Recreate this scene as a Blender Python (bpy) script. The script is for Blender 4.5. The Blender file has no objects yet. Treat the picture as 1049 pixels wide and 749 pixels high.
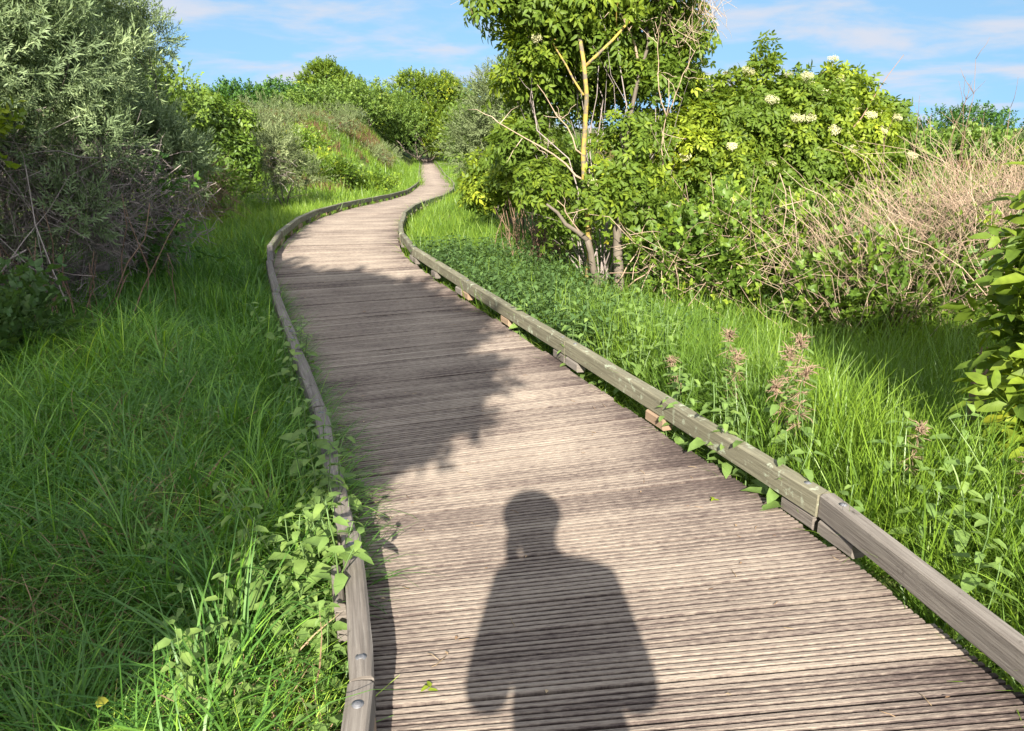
import bpy, math, random
import numpy as np
from mathutils import Vector

SC = bpy.context.scene
COL = SC.collection
RNG = np.random.RandomState
SUN_EL = math.radians(27.5)
SUN_AZ = math.radians(1.2)          # shadows run this far clockwise from +Y

# ----------------------------------------------------------------------------- mesh helpers
class Geo:
    """Collects triangles and quads (numpy blocks) and links them as one mesh object."""
    def __init__(self):
        self.v, self.q, self.t, self.a, self.u = [], [], [], [], []
        self.n = 0
    def add(self, V, Q=None, T=None, tint=0.5, uv=None):
        V = np.asarray(V, np.float32).reshape(-1, 3)
        self.v.append(V)
        if Q is not None and len(Q): self.q.append(np.asarray(Q, np.int64).reshape(-1, 4) + self.n)
        if T is not None and len(T): self.t.append(np.asarray(T, np.int64).reshape(-1, 3) + self.n)
        self.a.append(np.broadcast_to(np.asarray(tint, np.float32), (len(V),)).copy())
        self.u.append(np.zeros((len(V), 2), np.float32) if uv is None else np.asarray(uv, np.float32).reshape(-1, 2))
        self.n += len(V)
    def build(self, name, mat, parent=None, smooth=True, loc=None):
        me = bpy.data.meshes.new(name)
        if self.n:
            V = np.concatenate(self.v); A = np.concatenate(self.a); U = np.concatenate(self.u)
            if loc is not None: V = V - np.asarray(loc, np.float32)
            Q = np.concatenate(self.q) if self.q else np.zeros((0, 4), np.int64)
            T = np.concatenate(self.t) if self.t else np.zeros((0, 3), np.int64)
            li = np.concatenate([Q.ravel(), T.ravel()]).astype(np.int32)
            st = np.concatenate([np.arange(len(Q)) * 4, len(Q) * 4 + np.arange(len(T)) * 3]).astype(np.int32)
            me.vertices.add(len(V)); me.vertices.foreach_set('co', V.ravel().astype(np.float32))
            me.loops.add(len(li)); me.loops.foreach_set('vertex_index', li)
            me.polygons.add(len(st)); me.polygons.foreach_set('loop_start', st)
            me.polygons.foreach_set('use_smooth', np.full(len(st), smooth, dtype=bool))
            at = me.attributes.new('tint', 'FLOAT', 'POINT'); at.data.foreach_set('value', A.astype(np.float32))
            uvl = me.uv_layers.new(name='UVMap'); uvl.data.foreach_set('uv', U[li].ravel().astype(np.float32))
            me.update(calc_edges=True); me.validate()
        o = bpy.data.objects.new(name, me); COL.objects.link(o)
        if mat is not None: me.materials.append(mat)
        if parent is not None: o.parent = parent
        if loc is not None: o.location = loc
        return o

def tag(o, label=None, cat=None, group=None, kind=None):
    if label: o['label'] = label
    if cat: o['category'] = cat
    if group: o['group'] = group
    if kind: o['kind'] = kind
    return o

def thing(name, loc, label, cat, group=None, rz=0.0):
    o = bpy.data.objects.new(name, None); COL.objects.link(o)
    o.location = loc; o.rotation_euler = (0, 0, rz); o.empty_display_size = .1
    return tag(o, label, cat, group)

def copy_thing(root, loc, rz=0.0, scale=1.0, label=None, group=None, tilt=(0, 0)):
    r = root.copy(); COL.objects.link(r)
    r.location = loc; r.rotation_euler = (tilt[0], tilt[1], rz); r.scale = (scale,) * 3
    if label: r['label'] = label
    if group: r['group'] = group
    for ch in list(root.children):
        c = ch.copy(); COL.objects.link(c); c.parent = r
        for g in list(ch.children):
            d = g.copy(); COL.objects.link(d); d.parent = c
    return r

def norm(a):
    a = np.asarray(a, float)
    return a / np.maximum(np.linalg.norm(a, axis=-1, keepdims=True), 1e-9)

def frames(d, up):
    """rotation matrices whose y axis is d and whose z axis leans towards up (both (k,3))"""
    y = norm(d); x = norm(np.cross(y, up)); z = np.cross(x, y)
    return np.stack([x, y, z], axis=-1)

def scatter(geo, T, pos, M, tint):
    V, Q, Tr, tv = T
    k, n = len(pos), len(V)
    if k == 0: return
    P = np.einsum('kij,nj->kni', M, V) + pos[:, None, :]
    off = (np.arange(k) * n)[:, None, None]
    qq = (Q[None] + off).reshape(-1, 4) if len(Q) else None
    tt = (Tr[None] + off).reshape(-1, 3) if len(Tr) else None
    geo.add(P.reshape(-1, 3), qq, tt, np.clip(tint[:, None] + tv[None, :], 0, 1).ravel())

def template(geo):
    V = np.concatenate(geo.v).astype(float); A = np.concatenate(geo.a).astype(float)
    Q = np.concatenate(geo.q) if geo.q else np.zeros((0, 4), np.int64)
    T = np.concatenate(geo.t) if geo.t else np.zeros((0, 3), np.int64)
    return V, Q, T, A - 0.5

def tube(geo, pts, rad, sides=6, tint=.5, cap=True):
    pts = np.asarray(pts, float); k = len(pts)
    rad = np.broadcast_to(np.asarray(rad, float), (k,))
    d = np.gradient(pts, axis=0); d = norm(d)
    ref = np.tile(np.array([.31, .17, .93]), (k, 1))
    near = np.abs((d * ref).sum(1)) > .95
    ref[near] = [1, 0, 0]
    x = norm(np.cross(d, ref)); y = np.cross(d, x)
    an = np.arange(sides) * 2 * math.pi / sides
    ring = np.cos(an)[None, :, None] * x[:, None] + np.sin(an)[None, :, None] * y[:, None]
    V = pts[:, None] + ring * rad[:, None, None]
    L = np.concatenate([[0], np.cumsum(np.linalg.norm(np.diff(pts, axis=0), axis=1))])
    uv = np.stack(np.broadcast_arrays(L[:, None], an[None] * rad.mean()), -1)
    i = np.arange(k - 1)[:, None] * sides; j = np.arange(sides)[None]; j2 = (j + 1) % sides
    Q = np.stack([i + j, i + j2, i + sides + j2, i + sides + j], -1).reshape(-1, 4)
    T = []
    if cap and sides > 2:
        b = (k - 1) * sides
        T = [(b, b + m, b + m + 1) for m in range(1, sides - 1)] + [(0, m + 1, m) for m in range(1, sides - 1)]
    geo.add(V.reshape(-1, 3), Q, T, tint, uv.reshape(-1, 2))

def wiggle(rng, p0, p1, n=6, amp=.08, sag=0.0):
    p0, p1 = np.asarray(p0, float), np.asarray(p1, float)
    t = np.linspace(0, 1, n)[:, None]
    L = np.linalg.norm(p1 - p0)
    off = rng.normal(0, 1, (n, 3)); off = np.cumsum(off, 0); off -= off[0] + (off[-1] - off[0]) * t
    return p0 + (p1 - p0) * t + off * amp * L / math.sqrt(n) + np.array([0, 0, 1]) * (sag * L * 4 * t * (1 - t))

# ----------------------------------------------------------------------------- materials
def ramp(nt, stops):
    n = nt.nodes.new('ShaderNodeValToRGB'); cr = n.color_ramp
    while len(cr.elements) > 1: cr.elements.remove(cr.elements[-1])
    for i, (p, c) in enumerate(stops):
        e = cr.elements[0] if i == 0 else cr.elements.new(p)
        e.position = p; e.color = (*c, 1)
    return n

def leaf_mat(name, stops, trans=.3, rough=.5, spec=.35, tcol=(1.5, 1.45, .55)):
    m = bpy.data.materials.new(name); m.use_nodes = True; nt = m.node_tree; nt.nodes.clear()
    out = nt.nodes.new('ShaderNodeOutputMaterial'); mix = nt.nodes.new('ShaderNodeMixShader')
    pr = nt.nodes.new('ShaderNodeBsdfPrincipled'); tr = nt.nodes.new('ShaderNodeBsdfTranslucent')
    at = nt.nodes.new('ShaderNodeAttribute'); at.attribute_name = 'tint'
    r = ramp(nt, stops); nt.links.new(at.outputs['Fac'], r.inputs[0])
    tc = nt.nodes.new('ShaderNodeTexCoord'); no = nt.nodes.new('ShaderNodeTexNoise')
    no.inputs['Scale'].default_value = 35; nt.links.new(tc.outputs['Object'], no.inputs['Vector'])
    mr = nt.nodes.new('ShaderNodeMapRange'); mr.inputs['To Min'].default_value = .58; mr.inputs['To Max'].default_value = 1.38
    nt.links.new(no.outputs['Fac'], mr.inputs['Value'])
    mu = nt.nodes.new('ShaderNodeVectorMath'); mu.operation = 'SCALE'
    nt.links.new(r.outputs[0], mu.inputs[0]); nt.links.new(mr.outputs[0], mu.inputs['Scale'])
    nt.links.new(mu.outputs[0], pr.inputs['Base Color'])
    mt = nt.nodes.new('ShaderNodeVectorMath'); mt.operation = 'MULTIPLY'; mt.inputs[1].default_value = tcol
    nt.links.new(mu.outputs[0], mt.inputs[0]); nt.links.new(mt.outputs[0], tr.inputs['Color'])
    pr.inputs['Roughness'].default_value = rough; pr.inputs['Specular IOR Level'].default_value = spec
    mix.inputs[0].default_value = trans
    nt.links.new(pr.outputs[0], mix.inputs[1]); nt.links.new(tr.outputs[0], mix.inputs[2]); nt.links.new(mix.outputs[0], out.inputs[0])
    return m

def wood_mat(name, stops, grain=(3, 90), bump=.25, rough=.75, lichen=None, contrast=.75):
    m = bpy.data.materials.new(name); m.use_nodes = True; nt = m.node_tree
    pr = nt.nodes['Principled BSDF']; pr.inputs['Roughness'].default_value = rough
    pr.inputs['Specular IOR Level'].default_value = .25
    uv = nt.nodes.new('ShaderNodeUVMap'); at = nt.nodes.new('ShaderNodeAttribute'); at.attribute_name = 'tint'
    mp = nt.nodes.new('ShaderNodeMapping'); mp.inputs['Scale'].default_value = (grain[0], grain[1], 1)
    nt.links.new(uv.outputs[0], mp.inputs[0])
    n1 = nt.nodes.new('ShaderNodeTexNoise'); n1.inputs['Scale'].default_value = 1; n1.inputs['Detail'].default_value = 7
    n1.inputs['Roughness'].default_value = .65; nt.links.new(mp.outputs[0], n1.inputs['Vector'])
    tc = nt.nodes.new('ShaderNodeTexCoord')
    n2 = nt.nodes.new('ShaderNodeTexNoise'); n2.inputs['Scale'].default_value = 2.2; n2.inputs['Detail'].default_value = 6
    nt.links.new(tc.outputs['Object'], n2.inputs['Vector'])
    a1 = nt.nodes.new('ShaderNodeMath'); a1.operation = 'MULTIPLY_ADD'; a1.inputs[1].default_value = contrast; a1.inputs[2].default_value = -contrast / 2
    nt.links.new(n1.outputs['Fac'], a1.inputs[0])
    a2 = nt.nodes.new('ShaderNodeMath'); a2.operation = 'MULTIPLY_ADD'; a2.inputs[1].default_value = .42
    nt.links.new(n2.outputs['Fac'], a2.inputs[0]); nt.links.new(a1.outputs[0], a2.inputs[2])
    a3 = nt.nodes.new('ShaderNodeMath'); a3.operation = 'MULTIPLY_ADD'; a3.inputs[1].default_value = .75; a3.inputs[2].default_value = -.085
    nt.links.new(at.outputs['Fac'], a3.inputs[0])
    a4 = nt.nodes.new('ShaderNodeMath'); a4.operation = 'ADD'
    nt.links.new(a2.outputs[0], a4.inputs[0]); nt.links.new(a3.outputs[0], a4.inputs[1])
    r = ramp(nt, stops); nt.links.new(a4.outputs[0], r.inputs[0])
    col = r.outputs[0]
    if lichen:
        n3 = nt.nodes.new('ShaderNodeTexNoise'); n3.inputs['Scale'].default_value = lichen[1]; n3.inputs['Detail'].default_value = 8
        n3.inputs['Roughness'].default_value = .7
        nt.links.new(tc.outputs['Object'], n3.inputs['Vector'])
        mr = nt.nodes.new('ShaderNodeMapRange'); mr.inputs['From Min'].default_value = lichen[2]; mr.inputs['From Max'].default_value = lichen[2] + .1
        nt.links.new(n3.outputs['Fac'], mr.inputs['Value'])
        mx = nt.nodes.new('ShaderNodeMix'); mx.data_type = 'RGBA'; mx.inputs['B'].default_value = (*lichen[0], 1)
        nt.links.new(mr.outputs[0], mx.inputs['Factor']); nt.links.new(col, mx.inputs['A'])
        col = mx.outputs['Result']
    nt.links.new(col, pr.inputs['Base Color'])
    bp = nt.nodes.new('ShaderNodeBump'); bp.inputs['Strength'].default_value = bump; bp.inputs['Distance'].default_value = .004
    nt.links.new(n1.outputs['Fac'], bp.inputs['Height']); nt.links.new(bp.outputs[0], pr.inputs['Normal'])
    return m

def plain_mat(name, c, rough=.6, metal=0.0, var=.3, scale=12.0):
    m = bpy.data.materials.new(name); m.use_nodes = True; nt = m.node_tree
    pr = nt.nodes['Principled BSDF']; pr.inputs['Roughness'].default_value = rough; pr.inputs['Metallic'].default_value = metal
    tc = nt.nodes.new('ShaderNodeTexCoord'); no = nt.nodes.new('ShaderNodeTexNoise'); no.inputs['Scale'].default_value = scale
    no.inputs['Detail'].default_value = 6
    nt.links.new(tc.outputs['Object'], no.inputs['Vector'])
    r = ramp(nt, [(.3, tuple(x * (1 - var) for x in c)), (.7, tuple(min(1, x * (1 + var)) for x in c))])
    nt.links.new(no.outputs['Fac'], r.inputs[0]); nt.links.new(r.outputs[0], pr.inputs['Base Color'])
    return m

G = {}
G['grass'] = leaf_mat('grass_blades', [(0, (0.078, 0.181, 0.031)), (0.35, (0.185, 0.353, 0.046)), (0.65, (0.317, 0.48, 0.056)), (0.86, (0.475, 0.578, 0.091)), (0.93, (0.791, 0.534, 0.226)), (1, (0.8, 0.684, 0.384))], .35, .42, .4)
G['grass_lush'] = leaf_mat('lush_grass_blades', [(0, (0.102, 0.184, 0.024)), (0.4, (0.203, 0.311, 0.032)), (0.75, (0.29, 0.391, 0.049)), (0.93, (0.377, 0.426, 0.102)), (1, (0.58, 0.414, 0.347))], .4, .42, .4)
G['thatch'] = leaf_mat('dry_grass', [(0, (0.129, 0.072, 0.041)), (0.5, (0.285, 0.189, 0.117)), (1, (0.423, 0.324, 0.198))], .15, .8, .1, (1.1, 1, .8))
G['buckthorn'] = leaf_mat('grey_green_leaves', [(0, (0.17, 0.23, 0.108)), (0.5, (0.35, 0.43, 0.207)), (0.8, (0.5, 0.56, 0.252)), (1, (0.637, 0.64, 0.216))], .25, .55, .3, (1.25, 1.3, .7))
G['elder'] = leaf_mat('elder_leaves', [(0, (0.106, 0.166, 0.022)), (0.45, (0.267, 0.333, 0.029)), (0.8, (0.452, 0.459, 0.04)), (1, (0.799, 0.553, 0.052))], .4, .5, .22)
G['bramble'] = leaf_mat('bramble_leaves', [(0, (0.081, 0.143, 0.018)), (0.45, (0.176, 0.26, 0.024)), (0.75, (0.27, 0.325, 0.031)), (0.92, (0.392, 0.351, 0.036)), (1, (0.378, 0.182, 0.048))], .3, .5, .4)
G['darkbush'] = leaf_mat('deep_green_leaves', [(0, (0.042, 0.104, 0.018)), (0.5, (0.105, 0.208, 0.029)), (1, (0.196, 0.299, 0.039))], .3, .5, .35)
G['hedge'] = leaf_mat('mid_green_leaves', [(0, (0.096, 0.158, 0.028)), (0.5, (0.191, 0.273, 0.044)), (0.85, (0.273, 0.321, 0.072)), (1, (0.355, 0.328, 0.162))], .3, .5, .3)
G['pale'] = leaf_mat('pale_scrub_leaves', [(0, (0.138, 0.173, 0.073)), (0.5, (0.248, 0.289, 0.133)), (1, (0.386, 0.386, 0.194))], .2, .6, .2, (1.2, 1.2, .7))
G['nettle'] = leaf_mat('nettle_leaves', [(0, (0.074, 0.135, 0.04)), (0.5, (0.147, 0.23, 0.056)), (1, (0.233, 0.315, 0.07))], .32, .5, .35)
G['seedhead'] = leaf_mat('nettle_seed', [(0, (.20, .13, .09)), (.5, (.32, .22, .15)), (1, (.42, .31, .22))], .2, .8, .1, (1.1, 1, .9))
G['flower'] = leaf_mat('cream_flowers', [(0, (.42, .40, .20)), (1, (.66, .62, .38))], .25, .7, .1, (1, 1, .9))
G['yellow'] = leaf_mat('yellow_leaf', [(0, (.34, .33, .03)), (1, (.42, .40, .05))], .3, .5, .3, (1.1, 1, .6))
G['twig'] = wood_mat('grey_twig', [(0, (.10, .075, .07)), (.5, (.25, .205, .19)), (1, (.42, .37, .35))], (4, 40), .3, .85)
G['browntwig'] = wood_mat('brown_twig', [(0, (.10, .06, .04)), (.5, (.21, .13, .09)), (1, (.32, .22, .16))], (4, 40), .3, .85)
G['cane'] = wood_mat('dry_cane', [(0, (.20, .13, .09)), (.5, (.37, .27, .19)), (1, (.52, .42, .32))], (4, 40), .3, .8)
G['bark'] = wood_mat('grey_bark', [(0, (.05, .04, .03)), (.5, (.14, .115, .09)), (1, (.26, .22, .18))], (6, 30), .8, .9)
G['lichenbark'] = wood_mat('lichen_bark', [(0, (.07, .055, .04)), (.5, (.17, .14, .10)), (1, (.28, .24, .17))], (6, 30), .8, .9, lichen=((.33, .235, .05), 11, .44))
G['greenstem'] = plain_mat('green_stem', (.09, .15, .04), .6)
G['deck'] = wood_mat('weathered_deck_boards', [(0, (.016, .011, .010)), (.3, (.072, .053, .047)), (.55, (.195, .157, .128)), (.8, (.295, .246, .197)), (1, (.43, .37, .285))], (26, 170), .8, .85, contrast=.95)
G['rail'] = wood_mat('weathered_rail_timber', [(0, (.06, .05, .043)), (.4, (.14, .12, .103)), (.7, (.21, .185, .16)), (1, (.30, .265, .225))], (3.5, 85), .9, .85, lichen=((.055, .045, .038), 9, .60), contrast=1.4)
G['railmoss'] = wood_mat('lichened_rail_timber', [(0, (.05, .047, .032)), (.4, (.125, .115, .078)), (.7, (.19, .175, .12)), (1, (.27, .255, .19))], (3.5, 85), .9, .85, contrast=1.3, lichen=((.34, .37, .27), 16, .56))
G['block'] = wood_mat('brown_block_timber', [(0, (.12, .08, .05)), (.5, (.26, .18, .12)), (1, (.40, .30, .20))], (4, 60), .4, .8)
G['zinc'] = plain_mat('zinc_bolt', (.15, .15, .16), .6, .4, .35, 60)

def ground_mat():
    m = bpy.data.materials.new('soil_and_turf'); m.use_nodes = True; nt = m.node_tree
    pr = nt.nodes['Principled BSDF']; pr.inputs['Roughness'].default_value = .95; pr.inputs['Specular IOR Level'].default_value = .1
    tc = nt.nodes.new('ShaderNodeTexCoord')
    n1 = nt.nodes.new('ShaderNodeTexNoise'); n1.inputs['Scale'].default_value = .8; n1.inputs['Detail'].default_value = 10
    n2 = nt.nodes.new('ShaderNodeTexNoise'); n2.inputs['Scale'].default_value = 14; n2.inputs['Detail'].default_value = 8
    for n in (n1, n2): nt.links.new(tc.outputs['Object'], n.inputs['Vector'])
    r1 = ramp(nt, [(.3, (.045, .085, .018)), (.5, (.085, .125, .028)), (.68, (.16, .135, .06))])
    r2 = ramp(nt, [(.3, (.4, .4, .4)), (.7, (1.3, 1.3, 1.3))])
    nt.links.new(n1.outputs['Fac'], r1.inputs[0]); nt.links.new(n2.outputs['Fac'], r2.inputs[0])
    mx = nt.nodes.new('ShaderNodeMix'); mx.data_type = 'RGBA'; mx.blend_type = 'MULTIPLY'; mx.inputs['Factor'].default_value = 1
    nt.links.new(r1.outputs[0], mx.inputs['A']); nt.links.new(r2.outputs[0], mx.inputs['B'])
    nt.links.new(mx.outputs['Result'], pr.inputs['Base Color'])
    bp = nt.nodes.new('ShaderNodeBump'); bp.inputs['Strength'].default_value = .8; bp.inputs['Distance'].default_value = .06
    nt.links.new(n2.outputs['Fac'], bp.inputs['Height']); nt.links.new(bp.outputs[0], pr.inputs['Normal'])
    return m
G['ground'] = ground_mat()

# ----------------------------------------------------------------------------- boardwalk course
CP = np.array([(.98, -6), (.90, -3), (.78, 0), (.55, 1.65), (.325, 2.52), (.02, 3.36), (-.45, 4.69), (-.99, 6.1), (-1.43, 7.28),
               (-2.02, 9.0), (-2.33, 10.5), (-2.55, 12.2), (-2.74, 14.5), (-2.80, 17), (-2.78, 23), (-2.92, 28), (-3.45, 36), (-5.05, 50), (-7.9, 75), (-10, 90)])
CW = np.array([1.84, 1.84, 1.84, 1.83, 1.78, 1.70, 1.68, 1.69, 1.65, 1.62, 1.62, 1.62, 1.62, 1.62, 1.62, 1.62, 1.62, 1.62, 1.62, 1.62])
CZ = (np.array([-10, 11, 13.5, 17, 23, 28, 36, 50, 75, 100]), np.array([0, 0, -.05, -.22, -.55, -.80, -1.08, -1.52, -1.85, -1.85]))
def smooth_course():
    d = np.concatenate([[0], np.cumsum(np.linalg.norm(np.diff(CP, axis=0), axis=1))])
    s = np.arange(0, d[-1], .05)
    xs, ys, ws = np.interp(s, d, CP[:, 0]), np.interp(s, d, CP[:, 1]), np.interp(s, d, CW)
    k = np.exp(-.5 * (np.arange(-14, 15) / 7.0) ** 2); k /= k.sum()
    f = lambda a: np.convolve(np.pad(a, 14, mode='reflect', reflect_type='odd'), k, 'valid')
    xs, ys, ws = f(xs), f(ys), f(ws)
    zs = np.interp(ys, *CZ)
    kk = np.ones(61) / 61; zs = np.convolve(np.pad(zs, 30, mode='edge'), kk, 'valid')
    return s, np.stack([xs, ys, zs], 1), ws
CS, CXY, CWID = smooth_course()
CTAN = norm(np.gradient(CXY[:, :2], axis=0)); CNOR = np.stack([CTAN[:, 1], -CTAN[:, 0]], 1)   # right-hand normal
def course(s):
    p = np.array([np.interp(s, CS, CXY[:, i]) for i in range(3)])
    n = np.array([np.interp(s, CS, CNOR[:, i]) for i in range(2)]); n /= np.linalg.norm(n)
    return p, n, float(np.interp(s, CS, CWID))
def s_at_y(y): return float(np.interp(y, CXY[:, 1], CS))

def path_offset(x, y):
    """signed distance right of the boardwalk centre, and the deck height there"""
    x = np.asarray(x, float).ravel(); y = np.asarray(y, float).ravel()
    yy = np.clip(y, -6, 89)
    cx = np.interp(yy, CXY[:, 1], CXY[:, 0]); cz = np.interp(yy, CXY[:, 1], CXY[:, 2])
    ny = np.interp(yy, CXY[:, 1], CNOR[:, 0])
    return (x - cx) * ny, cz
def sstep(a, b, v):
    t = np.clip((v - a) / (b - a), 0, 1); return t * t * (3 - 2 * t)
LB = (np.array([-50, 12, 18, 24, 30, 40, 55, 75, 120, 300]), np.array([0, 0, .2, .9, 1.8, 3.1, 4.3, 4.6, 5.0, 3.0]))
RB = (np.array([-50, 7, 14, 30, 60, 120, 300]), np.array([0, 0, .35, 1.35, 2.3, 2.8, 2.2]))
def ground_z(x, y):
    u, cz = path_offset(x, y); x = np.asarray(x, float).ravel(); y = np.asarray(y, float).ravel()
    b = .035 * np.sin(x * 1.7 + 1) * np.sin(y * 1.3 + .4) + .02 * np.sin(x * 4.1 + y * 2.3) + .06 * np.sin(x * .33 + y * .41)
    z = cz - .16 + b * sstep(.7, 1.8, np.abs(u))
    z = z + sstep(.9, 6.5, -u) * np.interp(y, *LB) + sstep(3.0, 9.0, u) * np.interp(y, *RB)
    z = z - .22 * sstep(1.3, 2.6, u) * (1 - sstep(3.6, 5.5, u)) * (1 - sstep(6, 9, y))
    z = z - .10 * (1 - sstep(.55, .85, np.abs(u)))
    return z
def gz(x, y): return float(ground_z([x], [y])[0])

# ground: one sheet, fine near the boardwalk and coarse towards the horizon
def ground():
    a = np.linspace(-1, 1, 240); gx = np.sinh(a * 5.2) / np.sinh(5.2) * 420
    b = np.linspace(-.42, 1, 330); gy = np.sinh(b * 5.4) / np.sinh(5.4) * 800
    X, Y = np.meshgrid(gx, gy); Z = ground_z(X, Y).reshape(X.shape)
    V = np.stack([X, Y, Z], -1).reshape(-1, 3); nx, ny = len(gx), len(gy)
    i, j = np.meshgrid(np.arange(nx - 1), np.arange(ny - 1)); k = (j * nx + i).ravel()
    Q = np.stack([k, k + 1, k + nx + 1, k + nx], 1)
    g = Geo(); g.add(V, Q); o = g.build('ground', G['ground']); tag(o, 'soil and low turf of the dunes either side of the boardwalk', kind='structure')
ground()

# ----------------------------------------------------------------------------- boardwalk
BW = thing('boardwalk', (0, 0, 0), 'weathered grooved timber boardwalk with low edge rails winding away through green scrub', 'boardwalk')
def board_profile(rng, w):
    """across-board profile of a grooved board: (t, z) pairs from its near to its far edge"""
    pr = [(0, -.032), (0.001, -.004)]
    n = 6; p = w / n
    for k in range(n):
        a = k * p; c = rng.uniform(-.0007, .0007)
        pr += [(a + .0035 + c, -.0026), (a + .0058 + c, rng.uniform(-.001, .0006)), (a + p - .0058 + c, rng.uniform(-.001, .0006)), (a + p - .0035 + c, -.0026)]
        if k < n - 1: pr += [(a + p - .0022 + c, -.0115), (a + p + .0022 + c, -.0115)]
    pr += [(w - .001, -.006), (w, -.032)]
    return np.array(pr)
def board_dir(s):
    """direction of a board's length: square to the course, but laid straighter across at the near end"""
    p, n, W = course(s); h = math.degrees(math.atan2(n[1], n[0]))
    y = p[1]; near = float(np.interp(y, [-3, .5, 1.4, 1.9, 3.0, 4.0], [2, 3, 5, 8, 14, h])); w = float(np.interp(y, [3.0, 4.5], [1, 0]))
    a = math.radians(near * w + h * (1 - w)); return np.array([math.cos(a), math.sin(a)])
def deck():
    rng = RNG(3); g = Geo(); s = .2; i = 0
    smax = CS[-1] - .5
    while s < smax:
        w = .141; p, n, W = course(s); t = np.array([-n[1], n[0]])
        pr = board_profile(rng, w)
        lo = -W / 2 + .035 + rng.uniform(-.012, .006); hi = W / 2 - .045 + rng.uniform(-.01, .016)
        m = 9 if p[1] < 14 else 3
        us = np.linspace(lo, hi, m)
        dz = rng.uniform(-.003, .003); yaw = rng.normal(0, .0022); sag = rng.normal(0, .0008, m); bow = rng.normal(0, .0005, m)
        rise = rng.normal(0, .0015)
        ct = rng.uniform(.2, .8); tint = np.clip(.56 + rng.normal(0, .055), .3, .8)
        V = np.zeros((m, len(pr), 3)); UV = np.zeros((m, len(pr), 2))
        d0, d1 = board_dir(s), board_dir(s + w + .004); p1 = course(s + w + .004)[0]
        for k in range(m):
            e0 = p[:2] + d0 * us[k] / max(.8, abs(d0 @ n)); e1 = p1[:2] + d1 * us[k] / max(.8, abs(d0 @ n))
            f = (pr[:, 0] + us[k] * yaw * .5 + bow[k] * .5) / (w + .0045)
            V[k, :, :2] = e0[None] + (e1 - e0)[None] * f[:, None]
            V[k, :, 2] = p[2] + pr[:, 1] + dz + sag[k] + rise * us[k]
            UV[k, :, 0] = us[k] + i * 3.37; UV[k, :, 1] = pr[:, 0] + i * .173
        q = len(pr); a = np.arange(m - 1)[:, None] * q; b = np.arange(q - 1)[None]
        Q = np.stack([a + b, a + b + 1, a + q + b + 1, a + q + b], -1).reshape(-1, 4)[:, ::-1]
        top = pr[:, 1] > -.0020; low = pr[:, 1] < -.010
        rib = np.repeat(rng.normal(0, .08, 9), 6)[:q]
        tv = np.where(top, tint + .05, np.where(low, tint - .6, tint - .2)) + rib * top
        # dirt and damp at the board ends, with a shape of its own on each board
        el, er = rng.uniform(0, .22), rng.uniform(0, .42); ends = np.array([-(er if u > 0 else el) * np.clip((abs(u) - (W / 2 - .34)) / .28, 0, 1) for u in us])
        tv = np.clip(tv[None] + ends[:, None], 0, 1)
        g.add(V.reshape(-1, 3), Q, None, tv.ravel(), UV.reshape(-1, 2))
        # end grain, near and far end
        for k in (0, m - 1):
            c = V[k]; bot = c[[0, -1]] * 1.0; 
            base = V[k].copy(); base[:, 2] = p[2] - .032 + dz
            VV = np.concatenate([c, base]); qq = [(x, x + 1, q + x + 1, q + x) for x in range(q - 1)]
            if k: qq = [f[::-1] for f in qq]
            g.add(VV, qq, None, .35, np.concatenate([UV[k], UV[k] + .01]))
        s += w + .0045 + rng.uniform(0, .003); i += 1
    o = g.build('deck', G['deck'], BW, smooth=False)
    return o
deck()

def beam(geo, pts, w, h, tint=.5, rng=None, u0=0.0):
    """square timber with eased edges along pts (its underside centre line)"""
    pts = np.asarray(pts, float); k = len(pts)
    d = norm(np.gradient(pts, axis=0)); x = norm(np.stack([d[:, 1], -d[:, 0], np.zeros(k)], 1)); z = np.cross(x, d)
    e = .008
    prof = np.array([(-w/2+e, 0), (w/2-e, 0), (w/2, e), (w/2, h-e), (w/2-e, h), (0, h + .0015), (-w/2+e, h), (-w/2, h-e), (-w/2, e)])
    m = len(prof)
    jit = np.zeros((k, m, 2)) if rng is None else rng.normal(0, .0012, (k, m, 2))
    V = pts[:, None] + x[:, None] * (prof[None, :, :1] + jit[:, :, :1]) + z[:, None] * (prof[None, :, 1:] + jit[:, :, 1:])
    L = np.concatenate([[0], np.cumsum(np.linalg.norm(np.diff(pts, axis=0), axis=1))]) + u0
    per = np.concatenate([[0], np.cumsum(np.linalg.norm(np.diff(prof, axis=0), axis=1))])
    UV = np.stack(np.broadcast_arrays(L[:, None], per[None]), -1)
    i = np.arange(k - 1)[:, None] * m; j = np.arange(m)[None]; j2 = (j + 1) % m
    Q = np.stack([i + j, i + m + j, i + m + j2, i + j2], -1).reshape(-1, 4)[:, ::-1]
    geo.add(V.reshape(-1, 3), Q, None, tint, UV.reshape(-1, 2))
    for k0, rev in ((0, False), (k - 1, True)):
        T = [(0, a, a + 1) for a in range(1, m - 1)]
        if rev: T = [t[::-1] for t in T]
        geo.add(V[k0], None, T, tint - .1, prof * 1.0)

def bolt(parent, p):
    g = Geo(); an = np.arange(14) * 2 * math.pi / 14
    prof = [(.015, 0), (.015, .0012), (.010, .0015), (.0095, .003), (.007, .0042), (0.0008, .0046)]
    V = np.array([[r * math.cos(a), r * math.sin(a), z] for r, z in prof for a in an]); m = 14
    Q = [(i * m + j, i * m + (j + 1) % m, (i + 1) * m + (j + 1) % m, (i + 1) * m + j) for i in range(len(prof) - 1) for j in range(m)]
    g.add(V + np.asarray(p), Q); return g.build('bolt', G['zinc'], parent)

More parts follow.
